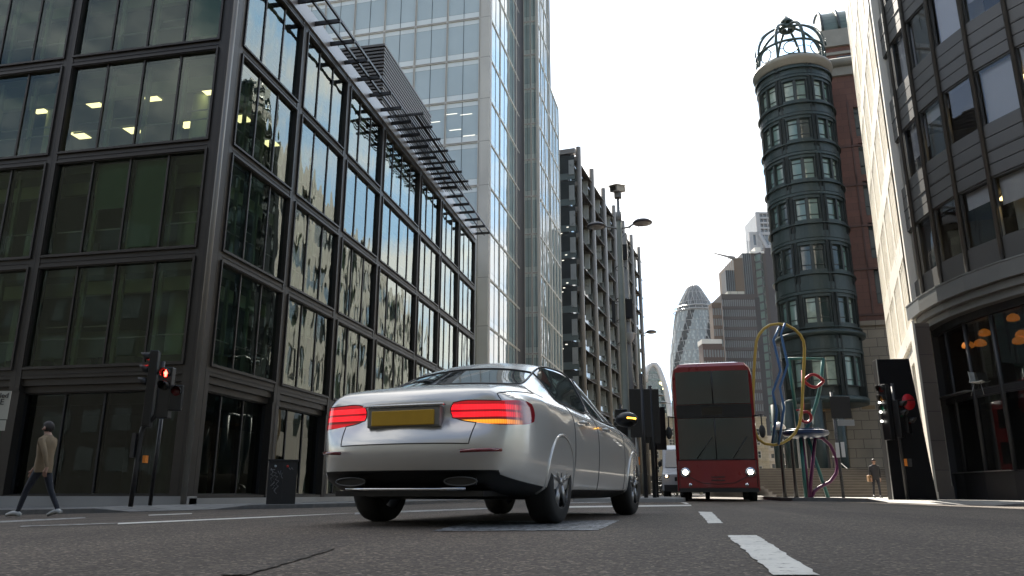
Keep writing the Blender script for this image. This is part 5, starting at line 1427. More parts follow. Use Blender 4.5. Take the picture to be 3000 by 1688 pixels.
scrib([(-.14,.92),(-.1,.84),(-.06,.94),(-.08,.8),(-.02,.88),(-.04,.76),(.0,.72)]);scrib([(.16,1.02),(.2,.96),(.24,1.02),(.28,.96)])
m.build('graffiti',gm,cb,local=True)
for (x,c,nm) in ((-.22,(.4,.45,.45),'pale sticker'),(.12,(.5,.03,.02),'red sticker')):
    m=MB();m.lathe([(0,-.209),(.035,-.208),(.035,-.2)],(x,0,1.06),14,axis='y');m.v=[tuple(Mx@Vector(v)) for v in m.v];m.build('sticker',mat(nm,c,.5,0,.02,2),cb,local=True)
# ------------------------------------------------------------------ coloured tube sculpture
SD=28.6
q=at(2365,1463,SD);sc=thing('tube_sculpture',(q.x,q.y,PRZ),'tall open sculpture of yellow, blue, teal, red and purple painted tubes on the pavement','sculpture')
YEL=mat('yellow tube paint',(.46,.31,.045),.4,0,.08,3);BLU=mat('blue tube paint',(.045,.14,.31),.4,0,.08,3);TEA=mat('teal tube paint',(.03,.16,.145),.4,0,.1,3);REDT=mat('red tube paint',(.33,.012,.022),.4,0,.08,3);NAV=mat('navy disc paint',(.012,.035,.10),.35,0,.1,3);PURP=mat('purple tube paint',(.11,.014,.075),.4,0,.1,3)
def pxs(l,D=SD): return [at(x,y,D) for x,y in l]
yl=[(2209,1085),(2212,1040),(2216,1000),(2224,980),(2238,963),(2256,952),(2280,949),(2304,952),(2328,965),(2345,982),(2354,1000),(2357,1020),(2356,1060),(2353,1120),(2350,1180),(2348,1215),(2342,1245),(2330,1268),(2312,1286),(2292,1298),(2266,1304),(2240,1300),(2222,1288),(2212,1265),(2207,1230),(2206,1170)]
m=MB();m.tube(pxs(yl),.054,8,closed=True);m.build('yellow_loop',YEL,sc)
b1=[(2284,957),(2266,996),(2287,1086),(2264,1150),(2276,1205),(2262,1303)];b2_=[(2300,948),(2288,978),(2308,1068),(2285,1135),(2297,1195),(2281,1303)]
m=MB();m.tube(pxs(b1,SD+.15),.05,6);m.tube(pxs(b2_,SD-.12),.05,6);m.build('blue_zigzag',BLU,sc)
m=MB();D=SD+.6
m.tube(pxs([(2309,1051),(2411,1051)],D),.055,6);m.tube(pxs([(2309,1050),(2322,1130),(2339,1262)],D),.07,6)
m.tube(pxs([(2411,1050),(2408,1100),(2402,1140),(2392,1180),(2378,1222),(2362,1258)],D),.07,6);m.build('teal_frame',TEA,sc)
m=MB();c0=at(2384,1116,D-.3);sx_=wat(29,1116,D);sz_=.24
ex=Vector((_ca,_sa,0))
for s in (-1,1): m.tube([c0+ex*sx_*(-1+2*i/12)+Vector((0,0,s*sz_*math.sin(PI*i/12))) for i in range(13)],.06,6)
m.build('red_eye',REDT,sc)
m=MB();c0=at(2361,1222,D-.35);m.tube([c0+ex*.2*math.cos(2*PI*i/16)+Vector((0,0,.2*math.sin(2*PI*i/16))) for i in range(16)],.055,6,closed=True)
m.tube(pxs([(2350,1085),(2353,1200),(2333,1202)],D-.2),.04,5);m.build('red_ring',REDT,sc)
c0=at(2360,1271,D);m=MB();m.lathe([(0,.17),(.4,.16),(.7,.12),(.84,.02),(.8,-.06),(.5,-.15),(0,-.17)],c0,28)
for r,z in ((.62,.145),(.8,.07)): m.tube([c0+Vector((r*math.cos(2*PI*k/28),r*math.sin(2*PI*k/28),z)) for k in range(28)],.025,5,closed=True)
m.build('navy_disc',NAV,sc)
m=MB();
for a,b in (((2345,1282),(2362,1464)),((2366,1282),(2428,1464))):
    p=at(*a,D);r_=at(*b,D);r_.z=PRZ;m.tube([p,r_],.07,6)
m.build('teal_leg',TEA,sc)
m=MB();p=at(2388,1284,D);r_=at(2371,1464,D-.2);r_.z=PRZ;m.tube([p,r_],.07,6);p=at(2350,1284,D);r_=at(2371,1464,D+.1);r_.z=PRZ;m.tube([p,r_],.06,6)
m.tube(pxs([(2390,1279),(2412,1286),(2432,1304),(2448,1335),(2455,1365),(2450,1388),(2432,1412),(2400,1428),(2385,1440),(2376,1463)],D-.1),.065,6);m.build('purple_leg',PURP,sc)
# twin globe lamp standard behind
gl_=at(2312,1462,31.5);g2=thing('globe_lamp_standard',(gl_.x,gl_.y,PRZ),'old dark lamp standard with white globe heads between bus and sculpture','street lamp')
for dx,h in ((-.15,2.75),(.3,2.45)):
    m=MB();p=X(dx);m.tube([(p[0],p[1],0),(p[0],p[1],.5),(p[0],p[1],h-.3),(p[0],p[1],h-.1)],[.1,.07,.06,.11],10);m.build('post',DARK,g2,local=True)
    m=MB();m.lathe([(0,.26),(.12,.22),(.24,.1),(.27,0),(.2,-.03)],(p[0],p[1],h),16);m.build('white_globe',mat('white globe',(.72,.7,.65),.4,0,.03,3),g2,local=True)
# ------------------------------------------------------------------ bicycles at the far stand
def bike(loc,rz,label,col):
    th=thing('bicycle',loc,label,'bicycle','bicycles parked at the end of the street',rz)
    for x in (-.52,.52):
        m=MB();m.tube([(x+.34*math.cos(2*PI*k/20),0,.34+.34*math.sin(2*PI*k/20)) for k in range(20)],.02,5,closed=True)
        for k in range(6): m.tube([(x,0,.34),(x+.33*math.cos(PI*k/3),0,.34+.33*math.sin(PI*k/3))],.005,3)
        m.build('wheel',RUBBER,th,local=True)
    m=MB();P=dict(r=(-.52,0,.34),b=(-.08,0,.3),s=(-.2,0,.8),h=(.36,0,.85),f=(.52,0,.34))
    for a,b in ('rb','bs','sr','bh','sh','hf'): m.tube([P[a],P[b]],.022,5)
    m.tube([(-.2,0,.8),(-.24,0,.95)],.016,5);m.tube([(.36,0,.85),(.33,0,1.02)],.016,5);m.build('frame',col,th,local=True)
    m=MB();m.box(-.38,-.06,.94,-.12,.06,.99);m.build('saddle',DARK,th,local=True,bevel=.015)
    m=MB();m.tube([(.25,-.28,1.03),(.36,-.2,1.05),(.34,0,1.03),(.36,.2,1.05),(.25,.28,1.03)],.014,5);m.build('handlebar',DARK,th,local=True)
for i,(px,D,rz,lab) in enumerate(((1948,52,R(25),'dark bicycle parked beside the thin sign post down the street'),(1966,50,R(-10),'bicycle with its front wheel showing, parked nearest the red bus'),(1938,55,R(60),'bicycle partly hidden behind the brown post at the island'))):
    q=at(px,1446,D);bike((q.x,q.y,.02),rz,lab,(DARK,STEEL,DARK)[i])
q=at(1949,1446,60);th=thing('sign_post',(q.x,q.y,0),'thin dark post with a small square plate above the parked bicycles','road sign')
m=MB();m.tube([(0,0,0),(0,0,4.2)],.06,8);m.build('pole',DARK,th,local=True)
m=MB();m.box(-.25,-.05,2.3,.25,-.03,2.75);m.v=[tuple(Matrix.Rotation(YAW,4,'Z')@Vector(v)) for v in m.v];m.build('sign_plate',DARK,th,local=True)
# ------------------------------------------------------------------ silver saloon car
def evalmesh(o):
    dg=bpy.context.evaluated_depsgraph_get();dg.update()
    return bpy.data.meshes.new_from_object(o.evaluated_get(dg))
def split_by_material(me):
    out={}
    for mi in range(len(me.materials)):
        bm=bmesh.new();bm.from_mesh(me)
        bmesh.ops.delete(bm,geom=[f for f in bm.faces if f.material_index!=mi],context='FACES')
        if len(bm.faces):
            m2=bpy.data.meshes.new('piece');bm.to_mesh(m2);out[mi]=m2
        bm.free()
    return out
PAINT=mat('silver car paint',(.62,.605,.57),.27,.4,.004,2,coat=.8,rvar=0,coatr=.03)
CGLS=mat('car glass',(.012,.015,.015),.05,0,.05,2,spec=.8,coat=1,rvar=.02,coatr=.01)
PLAST=mat('black car plastic',(.012,.012,.012),.5,0,.1,6)
CHR=mat('chrome trim',(.65,.65,.65),.12,1,.02,5,rvar=.04)
TAIL=emis('tail lamp red',(1,.015,.03),.42,(.5,.01,.015))
TAILD=mat('dark red lamp',(.16,.006,.01),.12,0,.05,5,coat=1)
TAILB=emis('tail lamp bright bar',(1,.02,.03),1.6,(.6,.01,.01))
AMB=emis('amber turn lamp',(1,.35,.02),1.3,(.7,.25,.02))
def lens_mat(name,amber):
    m,t=nt(name);out=N(t,'ShaderNodeOutputMaterial');b=N(t,'ShaderNodeBsdfPrincipled');b.inputs['Base Color'].default_value=(.28,.006,.012,1);b.inputs['Roughness'].default_value=.08;b.inputs['Coat Weight'].default_value=1
    tc=N(t,'ShaderNodeTexCoord');sp=N(t,'ShaderNodeSeparateXYZ');L(t,tc.outputs['Object'],sp.inputs[0])
    mr=N(t,'ShaderNodeMapRange');mr.inputs['From Min'].default_value=.70;mr.inputs['From Max'].default_value=.95;L(t,sp.outputs['Z'],mr.inputs['Value'])
    rp=N(t,'ShaderNodeValToRGB');rp.color_ramp.interpolation='EASE';e=rp.color_ramp.elements
    st=[(0,(.02,0,0)),(.14,(.02,0,0)),(.17,(1,.30,.02) if amber else (.35,0,.004)),(.27,(1,.34,.02) if amber else (.35,0,.004)),(.30,(.05,0,0)),(.35,(.05,0,0)),(.38,(.9,.008,.018)),(.50,(.9,.008,.018)),(.53,(.16,0,.004)),(.57,(.16,0,.004)),(.60,(1,.012,.022)),(.72,(1,.012,.022)),(.75,(.2,0,.004)),(.9,(.35,.002,.006)),(1,(.2,0,0))]
    e[0].position=st[0][0];e[0].color=c4(st[0][1]);e[1].position=1;e[1].color=c4(st[-1][1])
    for p_,c_ in st[1:-1]: k=e.new(p_);k.color=c4(c_)
    L(t,mr.outputs[0],rp.inputs[0])
    # the lit part of the lamp ends where it wraps round the wing
    mx=N(t,'ShaderNodeMapRange');mx.inputs['From Min'].default_value=.34;mx.inputs['From Max'].default_value=.12;L(t,sp.outputs['Y'],mx.inputs['Value'])
    w=N(t,'ShaderNodeTexWave');w.inputs['Scale'].default_value=28;w.inputs['Distortion'].default_value=.5;L(t,tc.outputs['Object'],w.inputs['Vector'])
    m2=N(t,'ShaderNodeMapRange');m2.inputs['To Min'].default_value=.5;L(t,w.outputs['Fac'],m2.inputs['Value'])
    mu=N(t,'ShaderNodeMath',operation='MULTIPLY');L(t,mx.outputs[0],mu.inputs[0]);L(t,m2.outputs[0],mu.inputs[1])
    m3=N(t,'ShaderNodeMath',operation='MULTIPLY');m3.inputs[1].default_value=.62;L(t,mu.outputs[0],m3.inputs[0])
    L(t,rp.outputs[0],b.inputs['Emission Color']);L(t,m3.outputs[0],b.inputs['Emission Strength']);L(t,b.outputs[0],out.inputs['Surface']);return m
LENS_R=lens_mat('tail lamp lens with amber',True);LENS_L=lens_mat('tail lamp lens',False)
PLATE=mat('yellow number plate',(.52,.30,.02),.4,0,.1,8)
HUB=mat('dark alloy',(.10,.10,.10),.35,.7,.1,5)
cx,cy=gp(-.83,5.85)
car=thing('silver_car',(cx,cy,0),'silver grey saloon car with lit red tail lamps in the middle of the road','car',rz=-R(9.0))
# y, W, zb, z6, zsh, xb, zbelt, xr, zr
ST=[(.15,.755,.30,.725,.910,.69,.965,.57,1.02),
(.27,.845,.26,.735,.925,.75,.995,.63,1.07),
(.50,.905,.23,.75,.935,.785,1.015,.66,1.105),
(.76,.925,.21,.79,.95,.79,1.03,.665,1.125),
(.84,.925,.20,.79,.95,.79,1.03,.655,1.155),
(1.12,.925,.19,.79,.95,.79,1.03,.615,1.275),
(1.33,.925,.19,0.750,0.935,.792,1.025,.585,1.36),
(1.52,.925,.19,.785,.94,.795,1.02,.575,1.435),
(1.66,.925,.19,.785,.94,.797,1.015,.573,1.47),
(2.05,.92,.19,.78,.93,.80,1.0,.575,1.497),
(2.42,.92,.19,.775,.925,.805,.99,.58,1.503),
(2.50,.92,.19,.775,.925,.805,.988,.58,1.50),
(2.95,.92,.19,.77,.915,.81,.975,.575,1.455),
(3.15,.92,.19,.77,.91,.81,.97,.575,1.37),
(3.55,.92,.19,.76,.90,.81,.96,.62,1.19),
(3.85,.92,.2,.75,.89,.80,.95,.68,1.04),
(4.15,.915,.2,.73,.86,.78,.92,.6,.985),
(4.5,.89,.21,.69,.81,.74,.865,.55,.915),
(4.78,.80,.23,.62,.72,.66,.775,.5,.82),
(4.90,.64,.28,.55,.62,.54,.66,.4,.70)]
def ring(s):
    y,W,zb,z6,zsh,xb,zbt,xr,zr=s
    h=zr-zbt
    return [(0,zb),(.3*W,zb),(.55*W,zb),(.72*W,zb),(.84*W,zb+.01),
            (.955*W,zb+.08),(.985*W,.39 if zb<.3 else .40),(1.0*W,.60),(1.0*W,z6),(.975*W,zsh),
            (xb,zbt),(xb+(xr-xb)*.52,zbt+h*.5),(xr,zr-.10*min(1,h/.2)*.7),(xr*.62,zr-.02*min(1,h/.15)),(0,zr)]
NR=15
cage=MB();V=[];
for s in ST:
    r=ring(s)
    full=[(x,z) for x,z in r]+[(-x,z) for x,z in r[-2:0:-1]]
    V.append([(x,s[0],z) for x,z in full])
nf=len(V[0])  # 28
vs=[p for st in V for p in st];fs=[];ms=[]
B_,GL_,LT_,DK_,TR_,RD_,FD_,BP_,RF_,HD_=range(10)
for j in range(len(ST)-1):
    for k in range(nf):
        k2=(k+1)%nf
        i=k if k<14 else nf-1-k   # half index of segment (i -> i+1)
        y0,y1=ST[j][0],ST[j+1][0];m=B_
        if i<=4: m=DK_
        if i in (10,11) and y0>=1.32 and y1<=3.56 and not (2.41<y0<2.45): m=GL_
        if i in (12,13) and y0>=.83 and y1<=1.34: m=GL_
        if i in (12,13) and y0>=2.94 and y1<=3.86: m=GL_
        if i==8 and y1<=.51: m=LT_
        if i in (5,6,7,8,9) and 1.51<=y0 and y1<=2.43: m=RD_
        if i in (5,6,7,8,9) and 2.41<=y0 and y1<=3.56: m=FD_
        if i in (5,6,7) and y1<=.51: m=BP_
        if i>=10 and y1<=.77: m=TR_
        if i>=10 and 3.84<=y0 and y1<4.8: m=HD_
        fs.append((j*nf+k,(j+1)*nf+k,(j+1)*nf+k2,j*nf+k2));ms.append(m)
# rear cap
rows=[4,5,6,7,8,9,10];yo={4:.13,5:.05,6:-.02,7:-.095,8:.04,9:.045,10:-.03}
r0=ring(ST[0]);top=[r0[k][0]/r0[10][0] for k in (10,11,12,13,14)];bot=[r0[k][0]/r0[4][0] for k in (4,3,2,1,0)]
grid=[]
for ri,k in enumerate(rows):
    W_,z_=r0[k];line=[]
    for c in range(9):
        sx=1 if c<=4 else -1;ci=c if c<=4 else 8-c
        if c==0: line.append(k);continue
        if c==8: line.append(nf-k);continue
        if k==10:
            idx=10+ci;line.append(idx if c<=4 else nf-idx);continue
        if k==4:
            idx=4-ci;line.append(idx if c<=4 else (nf-idx)%nf);continue
        t_=ri/(len(rows)-1);fx=(bot[ci]*(1-t_)+top[ci]*t_)
        x=W_*fx*sx
        y=ST[0][0]-.15*(1-fx*fx)+yo[k]*(1-fx**6)
        if k in (8,) and abs(x)<.42:y+=.035
        z=z_+(.015 if k==9 else 0)*(1-fx*fx)+(.03 if k==10 else 0)+(.05*(1-fx)/.54 if k==8 and fx>.4 else (.05 if k==8 else 0))
        if k==8 and abs(x)<.42: z-=.0
        vs.append((x,y,z));line.append(len(vs)-1)
    grid.append(line)
for a in range(len(rows)-1):
    for c in range(8):
        q=(grid[a][c],grid[a][c+1],grid[a+1][c+1],grid[a+1][c]);k=rows[a];m=BP_
        if k==4:m=DK_
        if k==5:m=DK_
        if k in (8,9):
            m=TR_
            if k==8 and c in (0,1,2,5,6,7): m=LT_
        if k==7 and 2<=c<=5: m=TR_
        fs.append(q);ms.append(m)
# front cap
e=(len(ST)-1)*nf;ce=len(vs);vs.append((0,4.97,.5))
for k in range(nf): fs.append((e+k,ce,e+(k+1)%nf));ms.append(B_)
cage.add(vs,fs);cage.m=ms;cage.sm=[True]*len(fs)
cm_=[PAINT,CGLS,TAILD,PLAST,PAINT,PAINT,PAINT,PAINT,PAINT,PAINT,RUBBER]
tmp=cage.build('tmp_car',cm_)
bm=bmesh.new();bm.from_mesh(tmp.data);bmesh.ops.recalc_face_normals(bm,faces=bm.faces)
cl=bm.edges.layers.float.new('crease_edge')
for ed in bm.edges:
    mi={f.material_index for f in ed.link_faces}
    a,b=[v.co for v in ed.verts]
    if GL_ in mi and len(mi)>1: ed[cl]=.75
    elif LT_ in mi and len(mi)>1: ed[cl]=.8
    elif DK_ in mi and len(mi)>1: ed[cl]=.5
    elif min(a.y,b.y)<.12 and min(a.z,b.z)>.95 : ed[cl]=.55
bm.to_mesh(tmp.data);bm.free()
sb_=tmp.modifiers.new('s','SUBSURF');sb_.levels=3;sb_.render_levels=3
WY=[1.12,4.06];cut=MB();cut.cur=10
for y in WY:
    for s in (-1,1): 
        cut.cyl((s*.60,y,.335),(s*1.2,y,.335),.375,40)
cut.sm=[False]*len(cut.f)
co_=cut.build('tmp_cut',[RUBBER]*11)
bo=tmp.modifiers.new('b','BOOLEAN');bo.operation='DIFFERENCE';bo.solver='EXACT';bo.object=co_
from mathutils.bvhtree import BVHTree
bo.show_viewport=False
_mu=evalmesh(tmp);_bm=bmesh.new();_bm.from_mesh(_mu);bvu=BVHTree.FromBMesh(_bm);_bm.free()
bo.show_viewport=True
me=evalmesh(tmp)
for s in (-1,1):
    for y in WY:
        pts=[]
        for i in range(33):
            a=R(-14)+R(208)*i/32;yy=y+.377*math.cos(a);zz=.335+.377*math.sin(a)
            h=bvu.ray_cast(Vector((s*2,yy,zz)),Vector((-s,0,0)))
            if h[0]: pts.append(h[0]+Vector((-s*.004,0,0)))
        lip=MB();lip.tube(pts,.016,8);lip.build('wheel_arch_lip',PAINT,car,local=True)
pcs=split_by_material(me)
names={B_:'body_shell',GL_:'window_glass',LT_:'tail_lamp',DK_:'lower_skirt',TR_:'boot_lid',RD_:'rear_door',FD_:'front_door',BP_:'rear_bumper',HD_:'bonnet',10:'wheel_arch_liner'}
def islands(me2):
    bm=bmesh.new();bm.from_mesh(me2);seen=set();res=[]
    for f in bm.faces:
        if f.index in seen:continue
        st=[f];grp=set()
        while st:
            g=st.pop()
            if g.index in seen:continue
            seen.add(g.index);grp.add(g.index)
            for ed in g.edges:
                for h in ed.link_faces:
                    if h.index not in seen:st.append(h)
        res.append(grp)
    bm.free();return res
def sub(me2,keep):
    bm=bmesh.new();bm.from_mesh(me2);bm.faces.ensure_lookup_table()
    bmesh.ops.delete(bm,geom=[f for f in bm.faces if f.index not in keep],context='FACES');m=bpy.data.meshes.new('p');bm.to_mesh(m);bm.free();return m
def seam(me2,r,mt,parent,name):
    bm=bmesh.new();bm.from_mesh(me2);adj={}
    for ed in bm.edges:
        if ed.is_boundary:
            a,b=ed.verts
            adj.setdefault(a.index,[]).append(b.index);adj.setdefault(b.index,[]).append(a.index)
    co={v.index:v.co.copy() for v in bm.verts};bm.free();seen=set();m=MB()
    for s in adj:
        if s in seen:continue
        loop=[s];seen.add(s);cur=s
        while True:
            nx=[k for k in adj[cur] if k not in seen]
            if not nx:break
            cur=nx[0];seen.add(cur);loop.append(cur)
        if len(loop)>6: m.tube([co[i] for i in loop],r,5,closed=True)
    if m.v:return m.build(name,mt,parent,local=True)
for mi,m2 in pcs.items():
    nm=names.get(mi)
    if nm is None:continue
    mt=cm_[mi]
    parts=[m2]
    if mi in (GL_,LT_,RD_,FD_):
        parts=[sub(m2,g) for g in islands(m2) if len(g)>20]
    for p in parts:
        p.materials.clear();p.materials.append(mt)
        for pl_ in p.polygons: pl_.material_index=0;pl_.use_smooth=True
        p.name=nm;o=bpy.data.objects.new(nm,p);COL.objects.link(o);o.parent=car
        if mi in (RD_,FD_,TR_): seam(p,.0045,PLAST,o,'panel_gap')
        if mi==GL_: seam(p,.011,PLAST,o,'window_seal')
        if mi in (RD_,FD_):
            xs_=[v.co.x for v in p.vertices];s=1 if sum(xs_)>0 else -1;ys_=[v.co.y for v in p.vertices]
            yb=min(ys_)+.14;hm=MB();hm.tube([(s*.925,yb,.865),(s*.955,yb+.03,.868),(s*.955,yb+.2,.866),(s*.923,yb+.23,.862)],[.012,.016,.016,.012],8);hm.build('door_handle',PAINT,o,local=True)
        if mi==LT_:
            s=1 if sum(v.co.x for v in p.vertices)>0 else -1
            p.materials.clear();p.materials.append(LENS_R if s>0 else LENS_L)
            continue
            s=1 if sum(v.co.x for v in p.vertices)>0 else -1
            # lit bars lying just proud of the lens, taken from the lens surface itself
            bm=bmesh.new();bm.from_mesh(p);bv=BVHTree.FromBMesh(bm)
            def onlens(x,z):
                h=bv.ray_cast(Vector((s*x,-1,z)),Vector((0,1,0)));
                return h[0]+Vector((0,-.006,0)) if h[0] else None
            for zz,mt_,x0,x1,r in ((.905,TAIL,.40,.80,.019),(.872,TAIL,.39,.81,.019),(.84,TAILB,.38,.81,.013),(.808,AMB if s>0 else TAILD,.40,.79,.011)):
                pts=[q for q in (onlens(x0+(x1-x0)*i/14,zz) for i in range(15)) if q]
                if len(pts)>2:
                    t_=MB();t_.tube(pts,r,8);t_.build('turn_bar' if mt_ is AMB else 'lamp_bar',mt_,o,local=True)
            bm.free()
bpy.data.objects.remove(tmp,do_unlink=True);bpy.data.objects.remove(co_,do_unlink=True)
m=MB();m.box(-.31,.015,.722,.31,.09,.875);m.build('plate_shade_panel',mat('painted plate shade',(.2,.195,.185),.35,.2,.05,4),car,local=True,bevel=.012)  # dark panel; recess shade round the plate put into its colour
m=MB();m.box(-.265,.002,.735,.265,.03,.848);pl_o=m.build('number_plate',PLATE,car,local=True,bevel=.006)
m=MB();m.box(-.34,-.0,.878,.34,.06,.893);m.build('boot_grip',CHR,car,local=True,bevel=.005)
for s in (-1,1):
    m=MB();pts=[(s*(.46+.13*math.cos(a)*1.0),.07,.325+.03*math.sin(a)) for a in [2*PI*i/24 for i in range(24)]]
    m.tube(pts,.006,6,closed=True);m.build('exhaust_trim',HUB,car,local=True)
    m=MB();m.box(s*.46-.12,.08,.3,s*.46+.12,.1,.35);m.build('exhaust_opening',BLACKP,car,local=True)
    m=MB();m.tube([(s*.50,-.035,.535),(s*.62,.0,.54),(s*.70,.06,.545),(s*.755,.13,.547)],.014,6);m.build('bumper_reflector',TAILD,car,local=True)
    # door mirror
    m=MB();m.ball((s*1.0,3.32,1.03),.13,.075,.085,14,9);m.tube([(s*.86,3.36,.99),(s*.94,3.33,1.0)],[.03,.025],8);o=m.build('door_mirror',PAINT if s<0 else BLACKP,car,local=True)
    if s>0:
        m=MB();m.tube([(1.02,3.25,1.045),(1.07,3.255,1.04),(1.11,3.28,1.035)],.008,5);m.build('mirror_indicator',AMBL,o,local=True)
m=MB();m.tube([(-.50,.075,.275),(-.3,.045,.27),(.3,.045,.27),(.50,.075,.275)],.012,6);m.build('diffuser_strip',CHR,car,local=True)
m=MB();m.box(-.62,.12,.22,.62,4.5,.26);m.box(-.75,1.5,.2,.75,3.6,.25);m.cyl((-.7,1.12,.335),(.7,1.12,.335),.05,8);m.build('underbody',BLACKP,car,local=True)
for s in (-1,1):
    for y in WY:
        m=MB();x=s*.79
        m.lathe([(.215,-.115),(.29,-.118),(.322,-.10),(.335,-.06),(.335,.06),(.322,.10),(.29,.118),(.215,.115)],(x,y,.335),40,axis='x')
        w_=m.build('wheel',RUBBER,car,local=True)
        m=MB();m.lathe([(.225,-.1),(.225,.1)],(x,y,.335),36,axis='x');m.lathe([(.0,.02),(.2,.02)],(x,y,.335),30,axis='x')
        m.build('rim_barrel',HUB,w_,local=True)
        m=MB()
        for k in range(5):
            for q in (-.13,.13):
                a=2*PI*k/5+.3
                m.tube([(x+s*.10,y+.04*math.cos(a),.335+.04*math.sin(a)),(x+s*.105,y+.22*math.cos(a+q),.335+.22*math.sin(a+q))],[.022,.016],6)
        m.lathe([(.205,.0),(.228,.0),(.228,.02),(.21,.02)],(x+s*.095,y,.335),36,axis='x');m.ball((x+s*.1,y,.335),.03,.045,.045,10,6)
        m.build('alloy_spokes',mat('alloy spokes',(.3,.3,.3),.3,.8,.05,5),w_,local=True)
# ------------------------------------------------------------------ red double decker bus
bx,by=gp(6.42,24.7)
bus=thing('double_decker_bus',(bx,by,gz(bx,by)),'red double decker bus with lit headlamps coming towards the camera beside the island','bus',rz=-R(2.5))
BRD=mat('red bus paint',(.21,.008,.012),.3,0,.06,2,coat=.5)
BGL=mat('bus glass',(.014,.018,.018),.06,0,.1,1,spec=.7,coat=1)
W=1.26;BL=10.6;BH=4.38
sec=[(-W,.32),(-W,3.9),(-W+.06,4.15),(-W+.22,4.32),(-W+.5,BH),(W-.5,BH),(W-.22,4.32),(W-.06,4.15),(W,3.9),(W,.32)]
m=MB();prof=[(0,.0),(.06,-.0)]
def bsec(y,ins,zt):
    return [(max(-W+ins,min(W-ins,x)),y,min(z,zt)) for x,z in sec]
L0=[bsec(.02,.10,4.22),bsec(.12,.02,4.33),bsec(.3,0,9),bsec(BL-.3,0,9),bsec(BL,.06,4.3)]
vv=[p for l in L0 for p in l];n=len(sec);ff=[]
for j in range(len(L0)-1):
    for k in range(n): ff.append((j*n+k,j*n+(k+1)%n,(j+1)*n+(k+1)%n,(j+1)*n+k))
ff+=[tuple(range(n))[::-1],tuple((len(L0)-1)*n+k for k in range(n))]
m.add(vv,ff);bb2=m.build('body_shell',BRD,bus,local=True)
bm=bmesh.new();bm.from_mesh(bb2.data);bmesh.ops.recalc_face_normals(bm,faces=bm.faces);bm.to_mesh(bb2.data);bm.free()
def bowed(mb,x0,x1,z0,z1,y,bow=.06,n=10,th=.03):
    vs=[];
    for i in range(n+1):
        x=x0+(x1-x0)*i/n;yy=y-bow*(1-(2*i/n-1)**2)
        vs+=[(x,yy,z0),(x,yy,z1),(x,y+th,z0),(x,y+th,z1)]
    fs=[]
    for i in range(n):
        a=i*4;b=a+4
        fs+=[(a,b,b+1,a+1),(a+1,b+1,b+3,a+3),(a+2,a,a+1,a+3) if False else (a+2,b+2,b,a)]
    fs+=[(0,1,3,2),(n*4,n*4+2,n*4+3,n*4+1)]
    mb.smooth=False;mb.add(vs,fs)
m=MB();bowed(m,-1.14,1.14,1.28,2.55,.0,.1);m.build('windscreen',BGL,bus,local=True)
m=MB();bowed(m,-1.14,1.14,3.0,4.05,.0,.1);m.build('upper_windscreen',BGL,bus,local=True)
m=MB();bowed(m,-1.16,1.16,2.57,2.98,.0,.09);m.build('destination_box',BLACKP,bus,local=True)
AMD=emis('amber destination display',(1,.5,.05),.0,(.012,.009,.006))
m=MB();bowed(m,-.8,.75,2.66,2.9,-.012,.085);m.build('destination_display',AMD,bus,local=True)
m=MB();bowed(m,-1.2,1.2,.42,1.24,.0,.11);m.build('front_panel',BRD,bus,local=True)
m=MB();bowed(m,-1.2,1.2,.28,.40,.0,.12);m.build('front_bumper',PLAST,bus,local=True)
m=MB();
for z in (.62,.72): bowed(m,-.5,.5,z,z+.03,-.02,.105)
m.build('grille_bar',PLAST,bus,local=True)
m=MB()
for x in (-1.17,1.17): m.tube([(x,-.005,.45),(x,-.005,1.24)],.01,4)
m.tube([(-1.17,-.0,1.26),(-.6,-.085,1.26),(0,-.115,1.26),(.6,-.085,1.26),(1.17,-.0,1.26)],.014,5)
m.tube([(-1.0,-.06,.8),(-.5,-.1,.56),(0,-.125,.52),(.5,-.1,.56),(1.0,-.06,.8)],.009,4)
m.build('panel_seam',BLACKP,bus,local=True)
m=MB();m.tube([(0,-.105,3.0),(0,-.105,4.05)],.022,5);m.tube([(0,-.103,1.28),(0,-.103,2.55)],.018,5);m.build('windscreen_divider',BLACKP,bus,local=True)
for s in (-1,1):
    m=MB();m.lathe([(0,-.02),(.05,-.018),(.06,.02)],(s*.85,-.06,.5),12,axis='y');m.build('fog_lamp',CHR,bus,local=True)
HLT=emis('lit headlamp',(1,.93,.75),9,(.8,.8,.8))
for s in (-1,1):
    m=MB();m.lathe([(0,-.1),(.11,-.095),(.16,-.06),(.16,.02)],(s*.98,.0,.88),20,axis='y');o=m.build('headlamp',CHR,bus,local=True)
    m=MB();m.lathe([(0,-.118),(.05,-.112),(.075,-.1)],(s*.98,0,.88),16,axis='y');m.build('lit_or_glint_lens',HLT,o,local=True)
    m=MB();m.tube([(s*1.2,.1,2.6),(s*1.42,-.15,2.62),(s*1.42,-.18,2.3)],.025,6);m.ball((s*1.42,-.2,2.1),.1,.06,.2,10,8);m.build('mirror_arm',PLAST,bus,local=True)
    for y in (2.3,7.4):
        m=MB();m.lathe([(0,-.14),(.3,-.14),(.47,-.12),(.48,.12),(.3,.14),(0,.14)],(s*1.12,y,.48),28,axis='x');m.build('wheel',RUBBER,bus,local=True)
    for k in range(6):
        m=MB();x=s*(W+.004);m.box(x-.006,.9+k*1.58,1.5,x+.006,2.38+k*1.58,2.45);m.build('side_window',BGL,bus,local=True)
        m=MB();m.box(x-.006,.6+k*1.62,3.05,x+.006,2.12+k*1.62,3.9);m.build('side_window',BGL,bus,local=True)
for w_p in ([(-.6,-.11,1.3),(-.1,-.115,1.95)],[(.5,-.11,1.3),(.95,-.08,1.95)]):
    m=MB();m.tube(w_p,.014,5);m.build('wiper',PLAST,bus,local=True)
